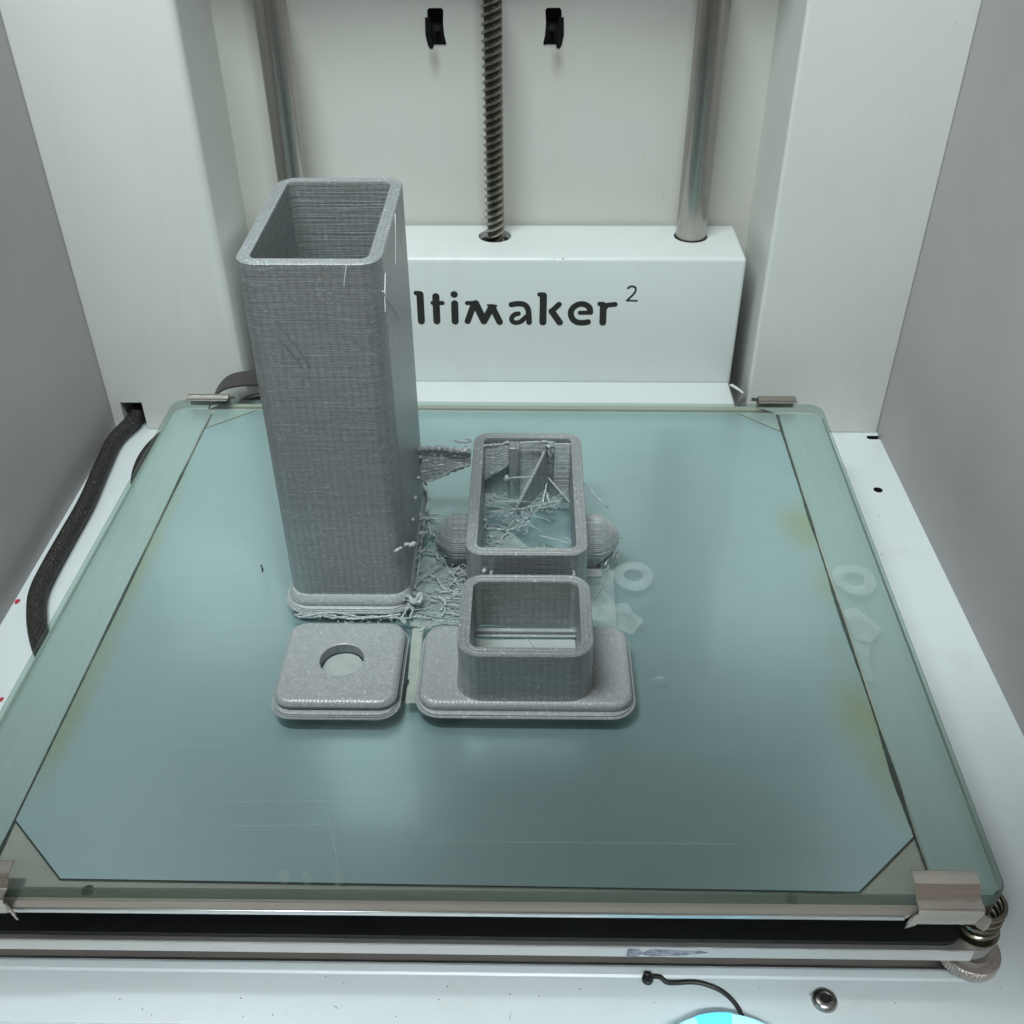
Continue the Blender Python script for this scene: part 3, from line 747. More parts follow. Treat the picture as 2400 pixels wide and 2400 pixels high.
# letters on the carriage: rounded strokes, each letter its own piece
def stroke_geo(pts, w, off, V, F):
    P = [Vector(p) for p in pts]
    if len(P) > 3: P = [Vector((q.x, q.y)) for q in catmull([(p.x, p.y, 0) for p in P], 5)]
    r = w / 2; t0 = YF + .12; t1 = YF - 0.10 - off
    def cap(poly):
        b = len(V); n = len(poly)
        V.extend([(x, t0, z) for x, z in poly]); V.extend([(x, t1, z) for x, z in poly])
        F.append(tuple(range(b + n, b + 2 * n)))
        for k in range(n):
            k2 = (k + 1) % n; F.append((b + k, b + k2, b + n + k2, b + n + k))
    # one outline per stroke: left side, round end, right side, round end
    L = []; R = []
    m = len(P)
    for i in range(m):
        t = (P[min(i + 1, m - 1)] - P[max(i - 1, 0)]).normalized(); nrm = Vector((-t.y, t.x))
        L.append(P[i] + nrm * r); R.append(P[i] - nrm * r)
    te = (P[-1] - P[-2]).normalized(); ts = (P[0] - P[1]).normalized()
    def arc(c, d):
        a0 = math.atan2(d.y, d.x)
        return [c + Vector((math.cos(a0 + a), math.sin(a0 + a))) * r for a in [math.pi / 2 - math.pi * k / 8 for k in range(1, 8)]]
    poly = L + arc(P[-1], te) + R[::-1] + arc(P[0], ts)
    cap([(p.x, p.y) for p in poly])
for nm, strokes in LETTERS:
    V = []; F = []
    for i, (pts, w) in enumerate(strokes):
        if (Vector(pts[0]) - Vector(pts[1])).length < 0.5 and nm == 'i':
            pts = [pts[0], (pts[0][0] + .02, pts[0][1])]
        stroke_geo(pts, w * 1.07 if nm != '2' else w * 1.05, i * 0.02, V, F)
    link('letter' if nm != '2' else 'numeral', V, F, INK, bx)
for x, z, r in ((25.5, 40.4, .6), (26.4, 40.9, .45), (29.8, 40.9, .5), (31.5, 40.6, .4), (33, 40.3, .6)):
    ball('paint_chip', (x, YF + .75, z), r, WHITE_BOX, bx)

# ================================================================== heated bed
bed = root('heated_bed_plate', 'aluminium heated bed plate with pale heater pad under the glass', 'heated bed')
plate = prism('aluminium_plate', rpoly([(-121, -111.6), (104.5, -110.9), (119.5, -101), (121, 104), (107, 113), (-108, 113.5), (-119, 104)], [3, 3, 5, 5, 5, 5, 5], 6), -6.0, -4.45, ALU, bed, False, 0)
V = []; F = []
edge = box('front_edge', -120, 103.5, -111.75, -111.15, -5.95, -4.42, ALU_EDGE, plate, .2, 2)
edge.rotation_euler = (0, 0, math.radians(.17))
prism('black_underside', rpoly([(-117, -107.5), (112, -107.0), (117, 100), (-115, 100)], 5, 4), -8.4, -6.05, BOARD_SHADE, plate)
padpoly = [(-95.0, -104.3), (94.6, -105.4), (111.9, -89.9), (113.9, 93.8), (99.3, 107.4), (-92.7, 108.3), (-110.2, 94.5), (-112.3, -87.9)]
prism('heater_pad', padpoly, -4.43, -4.1, PAD, bed)
prism('side_strip', [(-130.6, -108.6), (-113.0, -108.4), (-111.2, 108.6), (-122.5, 108.8), (-126.8, 104)], -4.43, -4.12, STRIP, bed)
prism('side_strip', [(112.8, -107.8), (123.5, -107.8), (126.9, -104.5), (128.3, -100), (132.4, 103), (129, 107), (115.2, 107.4)], -4.43, -4.12, STRIP, bed)
prism('corner_strip', [(-109.9, 108.6), (-94.0, 108.6), (-109.8, 96.0)], -4.43, -4.14, STRIP, bed)
prism('corner_strip', [(100.6, 107.5), (114.6, 107.5), (113.6, 95.6)], -4.43, -4.14, STRIP, bed)
def seam(pts, w, jit=0.0):
    V = []; F = []
    P = [Vector((x, y, 0)) for x, y in pts]; Q = []
    for i in range(len(P) - 1):
        n = max(2, int((P[i + 1] - P[i]).length / (1.2 if jit else 8)))
        for j in range(n): Q.append(P[i].lerp(P[i + 1], j / n))
    Q.append(P[-1])
    for i, p in enumerate(Q):
        t = (Q[min(i + 1, len(Q) - 1)] - Q[max(i - 1, 0)]).normalized(); nn = Vector((-t.y, t.x, 0))
        k = 1.0
        if jit:
            k = 0.75 + jit * max(0, noise.noise(Vector((p.y * .035, p.x * .3, 3)))*1.6 + .25) + .35 * random.random()
        V += [tuple(p + nn * w * k), tuple(p - nn * w * k * (1 if not jit else .6))]
    V = [(x, y, -4.07) for x, y, _ in V]
    for i in range(len(Q) - 1): F.append((2 * i, 2 * i + 1, 2 * i + 3, 2 * i + 2))
    return link('pad_seam', V, F, SEAM, bed)
seam([(-112.5, -108.5), (-112.4, -87.9), (-111.4, 0), (-110.4, 94.5), (-110.2, 105.5)], .36, 1.3)
seam([(112.4, -108.5), (112.1, -89.9), (112.8, 0), (114.4, 93.8), (114.9, 106.4)], .40, 1.3)
seam([(-112.3, -87.9), (-95.0, -104.3), (94.6, -105.4), (111.9, -89.9)], .22)
seam([(113.9, 93.8), (99.3, 107.4)], .2); seam([(-110.2, 94.5), (-92.7, 108.3)], .2)
for x in (-87.5, 78.5):
    lathe('plate_hole', [(1.5, 0), (1.4, .12), (.3, .15)], (x, -107.0, -4.45), SEAM, bed, 20)

# glass plate
gl = root('glass_plate', 'greenish glass build plate lying on the heated bed, prints stuck on it', 'glass plate')
gp = rpoly([(-129.3, -109.4), (127.3, -108.6), (131.6, 107.9), (-125.7, 109.6)], [4.5, 4.5, 5, 5], 8)
V, F = loft([[(x, y, -4.0) for x, y in gp], [(x * .9985, y * .9985, -3.75) for x, y in [(a * 1.0018, b * 1.0018) for a, b in gp]],
             [(x, y, -.3) for x, y in gp], [(x * .9975, y * .9975, 0.0) for x, y in gp]])
g = link('glass_sheet', V, F, GLASS, gl, False, [GLASS, GLASS_E], None)
for p in g.data.polygons:
    if abs(p.normal.z) < 0.9: p.material_index = 1
# glue left from earlier prints
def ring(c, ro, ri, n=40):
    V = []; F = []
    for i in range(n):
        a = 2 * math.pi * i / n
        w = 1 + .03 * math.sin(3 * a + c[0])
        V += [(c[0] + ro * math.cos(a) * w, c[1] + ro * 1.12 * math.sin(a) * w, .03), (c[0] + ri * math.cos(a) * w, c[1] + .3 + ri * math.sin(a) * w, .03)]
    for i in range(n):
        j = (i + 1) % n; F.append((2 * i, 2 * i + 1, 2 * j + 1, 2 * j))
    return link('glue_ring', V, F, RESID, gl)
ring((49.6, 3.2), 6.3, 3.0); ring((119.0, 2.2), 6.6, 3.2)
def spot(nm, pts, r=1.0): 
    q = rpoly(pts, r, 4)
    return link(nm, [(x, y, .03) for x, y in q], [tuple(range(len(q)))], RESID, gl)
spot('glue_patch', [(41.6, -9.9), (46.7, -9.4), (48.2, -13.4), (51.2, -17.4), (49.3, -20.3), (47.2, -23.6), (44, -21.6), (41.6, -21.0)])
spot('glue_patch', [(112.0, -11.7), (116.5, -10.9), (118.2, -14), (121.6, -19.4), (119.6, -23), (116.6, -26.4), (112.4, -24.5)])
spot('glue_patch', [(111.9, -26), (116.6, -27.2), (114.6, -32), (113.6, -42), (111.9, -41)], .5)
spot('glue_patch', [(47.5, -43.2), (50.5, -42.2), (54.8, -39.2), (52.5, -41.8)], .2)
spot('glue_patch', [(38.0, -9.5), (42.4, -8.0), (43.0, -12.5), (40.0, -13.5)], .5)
#spot('glue_patch', [(-127, -2), (-116, 4), (-110.6, 18), (-113, 16), (-121, 6), (-126.8, 4)], .5)
def reflection_streak(pts, w):  # thin pale strips laid on the glass as painted reflections
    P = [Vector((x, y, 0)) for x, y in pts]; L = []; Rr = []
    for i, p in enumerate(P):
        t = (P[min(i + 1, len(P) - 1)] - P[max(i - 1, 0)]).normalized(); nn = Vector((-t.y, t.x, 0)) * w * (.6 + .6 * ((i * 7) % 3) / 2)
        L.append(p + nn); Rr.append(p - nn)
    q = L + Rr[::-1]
    return link('reflection_mark', [(p.x, p.y, .035) for p in q], [tuple(range(len(q)))], REFLECT, gl)
reflection_streak([(-62.3, -84.8), (-34.3, -83.9)], 0.26)
reflection_streak([(-59.4, -91.9), (-31.9, -91.1)], 0.25)
reflection_streak([(-34.3, -83.9), (-31.8, -91.1), (-27.6, -104.9)], 0.18)
reflection_streak([(-41.2, -104.0), (-39.6, -107.4)], 1.5)
reflection_streak([(-36.2, -104.0), (-34.2, -107.4)], 1.2)
reflection_streak([(-28.6, -103.6), (-26.6, -107.4)], 1.6)
reflection_streak([(-22.3, -95.5), (18, -95.5), (66.2, -95.4)], 0.16)
# spring steel clips
def clip(label, x0, x1, prof, ears=None, sgn=1, mat=None):
    mat = mat or CLIPM
    t = root('bed_clip', label, 'clip', 'metal clips holding the glass plate')
    th = .45
    P = [Vector(p) for p in prof]; m = len(P)
    N = []
    for i in range(m):
        d = (P[min(i + 1, m - 1)] - P[max(i - 1, 0)]).normalized(); N.append(Vector((-d.y, d.x)) * sgn)
    V = []; F = []; K = 7
    for k in range(K):
        x = x0 + (x1 - x0) * k / (K - 1)
        for i in range(m):
            j = .06 * noise.noise(Vector((x * .5, i * 3.1, 1)))
            V.append((x, P[i].x, P[i].y + j)); V.append((x, P[i].x + N[i].x * th, P[i].y + N[i].y * th + j))
    w = 2 * m
    for k in range(K - 1):
        for i in range(m - 1):
            a = k * w + 2 * i
            F.append((a, a + 2, a + w + 2, a + w)); F.append((a + 1, a + w + 1, a + w + 3, a + 3))
        F.append((k * w, k * w + 1, (k + 1) * w + 1, (k + 1) * w)); e = 2 * (m - 1)
        F.append((k * w + e, (k + 1) * w + e, (k + 1) * w + e + 1, k * w + e + 1))
    for k in (0, K - 1):
        for i in range(m - 1):
            a = k * w + 2 * i; F.append((a, a + 1, a + 3, a + 2))
    link('spring_strip', V, F, mat, t, False)
    if ears:
        for pts in ears:
            V, F = loft([[(x, y, z) for x, y, z in pts], [(x, y + .45, z) for x, y, z in pts]])
            link('ear', V, F, mat, t)
    return t
profF = [(-103.5, 2.2), (-104.0, 2.7), (-107.2, 2.6), (-107.6, 2.3), (-109.6, .25), (-109.9, .15), (-112.2, .55), (-112.6, .2), (-113.0, -4.6)]
clip('large bent steel clip on the front right corner of the glass plate', 105.6, 120.4, profF,
     [[(103.2, -113.6, -5.6), (105.7, -113.2, -4.8), (105.7, -112.7, -1.2), (104.9, -112.8, -1.4), (104.2, -113.0, -2.6)],
      [(120.3, -112.7, -1.2), (122.6, -113.0, -2.6), (122.0, -113.6, -5.4), (121.0, -113.9, -5.8), (119.2, -113.3, -4.8)]], 1)
clip('bent steel clip cut off at the bottom left corner, over the front glass edge', -122, -104.2, profF,
     [[(-104.3, -112.7, -1.2), (-103.4, -113.0, -1.8), (-101.9, -113.6, -6.3), (-102.4, -113.6, -6.5), (-104.0, -113.0, -2.8)]], 1)
profB = [(106.8, .9), (107.3, .5), (109.4, .15), (110.6, .9), (112.2, .6), (112.5, -4.5)]
clip('low steel clip on the back right edge of the glass plate', 107.4, 122.2, profB,
     [[(104.6, 110.8, -.4), (107.6, 110.6, -.8), (107.6, 110.6, 1.0), (104.8, 110.8, .9)]], 1, CLIPD)
clip('low steel clip on the back left edge of the glass plate, beside the tower', -120.5, -104.0, profB,
     [[(-104.2, 110.6, -.8), (-101.5, 110.8, -.4), (-102.0, 110.8, .9), (-104.2, 110.6, 1.0)]], 1, CLIPD)

# levelling screw, spring and knurled nut at the front right
lv = root('levelling_screw', 'levelling screw with dark spring and knurled nut under the front right bed corner', 'levelling screw')
cx, cy = 124.6, -106.2
lathe('bolt', [(1.5, -28), (1.5, -4.4)], (cx, cy, 0), SPRINGM, lv, 12)
H = [(cx + 4.3 * math.cos(a), cy + 4.3 * math.sin(a), -16.3 + 10.2 * a / (2 * math.pi * 4.2)) for a in [i * 2 * math.pi / 20 for i in range(int(20 * 4.2) + 1)]]
V, F = tube_geo(H, .62, 8); link('spring', V, F, SPRINGM, lv, True)
prof = [(2, -4.6), (6.2, -4.6), (6.9, -4.3), (7.1, -4.0), (7.1, -1.2), (6.8, -.8), (5.6, -.6), (5.2, .9), (2, .9)]
V = []; F = []
n = 120; L = []
for r, h in prof:
    L.append([(125.2 + (r + (.22 if (i % 2 and r > 6.8) else 0)) * math.cos(2 * math.pi * i / n), -107.0 + (r + (.22 if (i % 2 and r > 6.8) else 0)) * math.sin(2 * math.pi * i / n), -23.6 + h) for i in range(n)])
V, F = loft(L); link('knurled_nut', V, F, KNURL, lv, False)
lathe('washer', [(3, 0), (5.6, 0), (5.6, .9), (3, .9)], (cx, cy, -17.15), SPRINGM, lv, 28)

# ================================================================== cables
cb = tube('cable_sleeve', [(-158.5, 168, -31), (-159.3, 156.2, -30.5), (-160.2, 144.6, -32), (-164.2, 130.7, -33.5), (-163.2, 109.5, -33.5), (-161.2, 85.5, -33.5), (-161.0, 63.5, -33.5), (-160.9, 46.0, -33.5), (-160.0, 31.4, -33.5), (-156.5, 20.0, -33.5), (-151.5, 9.1, -33.5), (-144.7, -1.5, -33.5), (-133, -14, -33.6)], 3.35, BRAID, None, 20, 10)
tag(cb, 'thick black braided cable sleeve running along the left wall from the notch', 'cable')
cb2 = tube('cable_sleeve', [(-140.0, 138.1, -32), (-144.8, 129.5, -33), (-147.4, 119.9, -33.8), (-147.2, 108.8, -34), (-144.5, 97.7, -34), (-139, 88, -34)], 2.6, BRAID, None, 18, 8)
tag(cb2, 'short piece of black cable peeking out from under the left glass edge', 'cable')
V = []; F = []
arcp = catmull([(-119.5, 131, -16.0), (-116.8, 131.5, -10.5), (-112.0, 132, -5.8), (-106, 132.4, -3.9), (-98, 132.6, -3.3), (-85, 132, -3.3)], 5)
for p in arcp:
    for dy, dz in ((-5.5, 0.0), (-5.5, -.8), (6.5, -.8), (6.5, 0)): V.append((p.x, p.y + dy, p.z + dz))
for i in range(len(arcp) - 1):
    for k in range(4): F.append((i * 4 + k, i * 4 + (k + 1) % 4, (i + 1) * 4 + (k + 1) % 4, (i + 1) * 4 + k))
F.append((0, 1, 2, 3)); q = (len(arcp) - 1) * 4; F.append((q, q + 3, q + 2, q + 1))
fb = link('flat_cable', V, F, mat_simple('dark_flat_ribbon', (0.045, 0.042, 0.038), 0.5, 0, .2, 60), None, True)
tag(fb, 'dark flat cable arching up behind the glass, left of the tower print', 'cable')
pc = tube('power_cable', [(-106, 124, -16), (-104.2, 124, -11.5), (-100.5, 124, -8.4), (-94, 124.5, -7.2), (-84, 125, -7)], 1.55, BLACKP, None, 14, 6)
tag(pc, 'thin glossy black cable curving behind the glass edge beside the tower print', 'cable')

# ================================================================== small things on the floor
hs = root('hex_socket_screw', 'silver hex socket screw set in the white floor below the nut', 'screw')
bm = bmesh.new()
sx, sy = 90.2, -114.2
prof = [(3.2, 0.0), (3.15, .5), (2.75, 1.15), (2.1, 1.5), (1.5, 1.6)]
L = [[(sx + r * math.cos(2 * math.pi * i / 36), sy + r * math.sin(2 * math.pi * i / 36), ZF + h) for i in range(36)] for r, h in prof]
def hexr(a, r): 
    a = (a + math.pi / 6) % (math.pi / 3) - math.pi / 6
    return r * math.cos(math.pi / 6) / math.cos(a)
for h, r in ((1.45, 1.45), (.2, 1.4)):
    L.append([(sx + hexr(2 * math.pi * i / 36 + .2, r) * math.cos(2 * math.pi * i / 36), sy + hexr(2 * math.pi * i / 36 + .2, r) * math.sin(2 * math.pi * i / 36), ZF + h) for i in range(36)])
V, F = loft(L, cap0=False); link('head', V, F, mat_brushed('screw_head_steel', (0.45, 0.43, 0.42), .3, 'x'), hs, True)
lathe('socket', [(1.3, 0), (1.3, .1)], (sx, sy, ZF + .25), BLACK, hs, 12)
wr = root('black_wire', 'curved black wire scrap with a curled knot lying on the white floor', 'wire')
tube('strand', [(48.2, -109.0, -36), (50.1, -109.5, -35.6), (51.6, -110.6, -35.9), (54.3, -110.5, -36.2), (57.2, -110.3, -36.2), (60.0, -110.5, -36.2), (62.8, -111.4, -36.2), (65.1, -112.6, -36.2), (67.0, -114.4, -36.2), (68.4, -116.6, -36.2), (69.2, -119.1, -36.2), (69.6, -122, -35.6)],
     .6, BLACKP, wr, 10, 6)
kn = [(46.9 + 1.15 * math.cos(t * 1.25) * (1 - t * .02), -109.8 + 1.25 * math.sin(t * 1.25), -36.3 + .11 * t) for t in range(0, 17)]
tube('knot', kn, .42, BLACKP, wr, 8, 4)
ball('knot_end', (46.7, -109.0, -35.0), .9, BLACKP, wr)
dl = root('control_dial', 'round dial with glowing cyan ring at the bottom edge of the photo', 'dial')
dc = (63.0, -143.0, ZF + 1.7)
lathe('ring', [(19.0, 0), (21.6, 0), (21.8, 3), (21.6, 5.6), (20.8, 6.2), (17.0, 6.4), (16.6, 5)], dc, GLOW, dl, 64, 'z', False)
arc_ = [math.radians(84 + 3 * k) for k in range(9)]
q = [(dc[0] + 21.3 * math.cos(t), dc[1] + 21.3 * math.sin(t)) for t in arc_] + [(dc[0] + 18.6 * math.cos(t), dc[1] + 18.6 * math.sin(t)) for t in arc_[::-1]]
prism('blue_window', q, dc[2] + 5.5, dc[2] + 6.5, GLOWB, dl)
lathe('cap', [(15.8, 0), (15.8, 8), (14.8, 8.8), (2, 9)], dc, SUP_FACE, dl, 64)
# ================================================================== the prints
def shell(name, x0, x1, y0, y1, z0, z1, r, wall, parent, step=.5, mo=PRN, mi=PRN_IN, mr=PRN_RIM, flare=None, lean=0.0, rin=None, jit=.014, k=7):
    """printed tube: outer skin with uneven layers, flat rim, inner skin"""
    V = []; F = []; FM = []
    def add_loop(poly, z, amp, seed):
        c = len(V)
        off = (random.random() - .5) * jit * 2
        for (x, y) in poly:
            n = noise.noise(Vector((x * .35 + seed, y * .35, z * .8))) * amp * .45
            cx, cy = (x0 + x1) / 2, (y0 + y1) / 2
            d = Vector((x - cx, y - cy)).normalized()
            V.append((x + d.x * (n + off), y + d.y * (n + off) + lean * (z - z0), z))
        return c
    outer = []; z = z0
    N = None
    while z < z1 - .25:
        e = 0.0
        if flare:
            fh, fw = flare
            if z - z0 < fh: e = fw * (1 - ((z - z0) / fh)) ** .7
        poly = rrect(x0 - e, x1 + e, y0 - e, y1 + e, r + e, k)
        outer.append(add_loop(poly, z, .06, 0)); N = len(poly); z += step
    outer.append(add_loop(rrect(x0, x1, y0, y1, r, k), z1 - .25, .06, 0))
    top = rrect(x0 + .25, x1 - .25, y0 + .25, y1 - .25, r - .2, k)
    outer.append(add_loop(top, z1, .08, 2))
    ri = rin or max(1.2, r - wall)
    rims = []
    for q, (fw, dz) in enumerate(((.22, .02), (.30, -.16), (.38, .02), (.58, .02), (.66, -.16), (.74, .02))):
        e = wall * fw
        rims.append(add_loop(rrect(x0 + e, x1 - e, y0 + e, y1 - e, max(1.0, r - (r - ri) * fw), k), z1 + dz, .06, 3 + q))
    inner = []
    inner.append(add_loop(rrect(x0 + wall - .1, x1 - wall + .1, y0 + wall - .1, y1 - wall + .1, ri, k), z1, .35, 5))
    z = z1 - .35
    while z > z0:
        inner.append(add_loop(rrect(x0 + wall, x1 - wall, y0 + wall, y1 - wall, ri, k), z, .07, 9)); z -= step
    inner.append(add_loop(rrect(x0 + wall, x1 - wall, y0 + wall, y1 - wall, ri, k), z0, .05, 9))
    def join(a, b, m):
        for i in range(N):
            j = (i + 1) % N; F.append((a + i, a + j, b + j, b + i)); FM.append(m)
    for i in range(len(outer) - 1): join(outer[i], outer[i + 1], 0 if i < len(outer) - 2 else 2)
    ch = [outer[-1]] + rims + [inner[0]]
    for p, q in zip(ch, ch[1:]): join(p, q, 2)
    for i in range(len(inner) - 1): join(inner[i], inner[i + 1], 1 if i > 0 else 2)
    join(inner[-1], outer[0], 0)
    return weighted(link(name, V, F, mo, parent, True, [mo, mi, mr], FM))

def skirt(name, poly0, z, r0, widths, parent, mat=PRN_SOFT, k=6):
    """brim: stacked flat loops of extruded filament round a footprint"""
    x0, x1, y0, y1 = poly0
    for i, (d, w, zz) in enumerate(widths):
        o = rrect(x0 - d - w, x1 + d + w, y0 - d - w, y1 + d + w, r0 + d + w, k); n = rrect(x0 - d, x1 + d, y0 - d, y1 + d, r0 + d, k)
        L = []
        for poly, h in ((n, z), (n, zz), (rrect(x0 - d - w * .7, x1 + d + w * .7, y0 - d - w * .7, y1 + d + w * .7, r0 + d + w * .7, k), zz), (o, zz - .25), (o, z)):
            L.append([(x + .12 * noise.noise(Vector((x * .2, y * .2, i + h * 5.3))), y + .12 * noise.noise(Vector((y * .2, x * .2, i + 4))), h + (.1 * noise.noise(Vector((x * .3, y * .3, i))) if h > z + .1 else 0)) for x, y in poly])
        V, F = loft(L, closed=True)
        link(name, V, F, mat, parent, True)

# ---- tall rectangular tower
tw = root('tower_print', 'tall grey rectangular open tube print standing left on the glass', '3D print')
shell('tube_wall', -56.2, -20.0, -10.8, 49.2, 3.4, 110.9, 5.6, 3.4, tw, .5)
# first layers: pale bulging foot
V = []; L = []
for z, e in ((0.4, .6), (1.0, .8), (1.8, .8), (2.6, .6), (3.4, .3), (3.9, .05), (3.9, -2.4)):
    L.append([(x + .1 * noise.noise(Vector((x, y, z))), y + .1 * noise.noise(Vector((y, x, z))), z) for x, y in rrect(-56.2 - e, -20 + e, -11.6 - e * 1.9, 49.2 + e, 5.6 + e, 8)])
V, F = loft(L); ft = link('foot', V, F, PRN_SOFT, tw, True)
skirt('brim_line', (-56.4, -20.4, -13.6, 48.8), .05, 6, [(-1.4, 1.9, 1.1), (.6, .6, .6), (1.3, .6, .35)], tw)
for i in range(5):
    x = -54 + i * 7.3
    bead_tube('loose_strand', [(x, -17.5 + random.random(), .8), (x + 4, -18.2, 1.0), (x + 9, -17.2, .8), (x + 13, -18.5 + random.random(), .6)], .28, STRAND, tw, 1.2)

# ---- rear open box with side pegs
rb = root('long_open_box_print', 'longer grey open box print with round pegs, full of strings, behind the small box', '3D print')
shell('box_wall', -2.2, 33.9, -13.6, 51.6, 0.3, 22.3, 5.4, 3.5, rb, .45, rin=1.6)
def peg(sgn, xa, length, parent):
    """lying drum with a blunt conical end, built from real horizontal layers"""
    R = 7.9; cyp, czp = 11.6, 8.0
    prof = [(R, .50), (R * .84, .66), (R * .56, .86), (R * .36, .97), (0.0, 1.0)]
    def X(rho):
        if rho >= R: return .50 * length
        for (r1, h1), (r0, h0) in zip(prof, prof[1:]):
            if rho >= r0: return (h1 + (h0 - h1) * (r1 - rho) / (r1 - r0)) * length
        return length
    L = []; z = .25; st = .58; n = 26
    while z < czp + R - .05:
        st = .58 if z < czp + R * .45 else .22
        zc = z + st / 2 - czp
        hy = math.sqrt(max(.4, R * R - zc * zc)) if zc > -R else .5
        if zc < -R * .62: hy = math.sqrt(R * R - (R * .62) ** 2)
        j = (random.random() - .5) * .28; j *= 1 if st > .4 else .1; hy += j
        lp = [(xa + sgn * (-1.5), cyp + hy, 0), (xa + sgn * (-1.5), cyp - hy, 0)]
        for i in range(n + 1):
            t = -hy * math.cos(math.pi * i / n)
            lp.append((xa + sgn * (X(math.hypot(t, zc)) * (1 - .25 * max(0, -zc / R)) + j), cyp + t, 0))
        for dz, e in ((0.0, .10), (.12, 0), (st - .12, 0), (st, .10)) if st > .4 else ((0, 0), (st * .9, 0)):
            L.append([(x - sgn * e, y + (e if y < cyp else -e), z + dz) for x, y, _ in lp])
        z += st
    V, F = loft(L); link('peg', V, F, PEGM, parent, False)
    box('peg_foot', min(xa, xa + sgn * 6.2), max(xa, xa + sgn * 6.2), 1.9, 19.5, .1, 1.0, PRN_SOFT, parent, .3)
peg(1, 33.4, 11.6, rb); peg(-1, -1.8, 11.6, rb)
# support block inside: thin printed walls against the back
def sheet(name, corners, nu, nv, th, mat, parent, amp=.25, ragged=0.0, freq=1.0):
    """thin printed sheet between four corners (top-left, top-right, bottom-right, bottom-left)"""
    A, B, C_, D = [Vector(c) for c in corners]
    nrm = (B - A).cross(D - A).normalized()
    F = []; V = []
    for side in (0, 1):
        for j in range(nv + 1):
            for i in range(nu + 1):
                u, v = i / nu, j / nv
                p = A.lerp(B, u).lerp(D.lerp(C_, u), v)
                lay = math.sin(v * nv * 1.6) * .05 + (noise.noise(Vector((p.x * .8 * freq, p.y * .8, p.z * 3.0))) * amp)
                p = p + nrm * (lay + (th if side else 0))
                if ragged and v > .9: p.z += ragged * noise.noise(Vector((u * 14, 1, 2)))
                if ragged and v < .06: p.z += ragged * .6 * noise.noise(Vector((u * 17, 5, 2)))
                V.append(tuple(p))
    w = nu + 1; S = w * (nv + 1)
    for j in range(nv):
        for i in range(nu):
            a = j * w + i
            F.append((a, a + 1, a + w + 1, a + w)); F.append((S + a, S + a + w, S + a + w + 1, S + a + 1))
    for i in range(nu):
        F.append((i, S + i, S + i + 1, i + 1)); a = nv * w + i; F.append((a, a + 1, S + a + 1, S + a))
    for j in range(nv):
        a = j * w; F.append((a, a + w, S + a + w, S + a)); a = j * w + nu; F.append((a, S + a, S + a + w, a + w))
    return link(name, V, F, mat, parent, True)
sheet('support_sheet', [(1.3, 44.2, 20.9), (9.4, 43.4, 22.2), (9.6, 43.4, 14.6), (1.2, 44.0, 7.6)], 26, 30, .5, CURTAINM, rb, .22, .5)
sheet('support_sheet', [(1.3, 46.2, 14.6), (9.6, 46.2, 15.4), (9.6, 46.2, .2), (1.3, 46.2, .2)], 12, 14, .5, PRN, rb, .05)
box('support_pillar', 9.5, 13.2, 42.8, 47.4, .2, 21.8, PRN, rb, .5)
sheet('support_sheet', [(13.2, 45.4, 22.4), (22.0, 45.4, 22.4), (22.0, 45.4, .2), (13.2, 45.4, .2)], 22, 40, .5, CURTAINM, rb, .2, .2)
box('support_pillar', 22.0, 25.2, 44.2, 47.6, .2, 22.0, PRN, rb, .8)
sheet('support_sheet', [(25.0, 44.2, 22.6), (30.3, 44.2, 22.6), (30.3, 44.2, .2), (25.0, 44.2, .2)], 14, 44, .6, CURTAINM, rb, .16)
# leaning fins
sheet('fin', [(22.2, 44.0, 21.4), (12.4, 33.4, 4.2), (12.4, 34.6, .4), (22.4, 43.4, 6.4)], 26, 16, .7, PRN, rb, .10, .3)
sheet('fin', [(23.0, 43.2, 9.4), (30.3, 37.2, 3.6), (30.0, 41.0, .4), (23.0, 43.6, 2.2)], 14, 8, .5, PRN, rb, .1)
sheet('fin', [(22.4, 43.0, 8.0), (21.0, 39.0, 2.2), (21.0, 39.4, .3), (22.4, 43.2, 2.0)], 10, 8, .4, CURTAINM, rb, .2, .4)
tube('fin_edge', [(22.4, 43.8, 21.8), (17.4, 38.8, 13.0), (12.3, 33.2, 4.4)], .42, STRAND, rb, 6, 6)
tube('fin_edge', [(23.0, 43.0, 9.6), (26.8, 40.0, 6.4), (30.4, 37.0, 3.6)], .32, STRAND, rb, 6, 4)
box('brim_bar', 1.4, 30.2, 41.6, 42.3, .05, .5, STRAND, rb, .15)
prism('loose_strip', [(20.5, -9.6), (21.5, -9.9), (30.4, -3.4), (30.2, -1.2), (27, -2.6)], .1, .8, CURTAINM, rb)

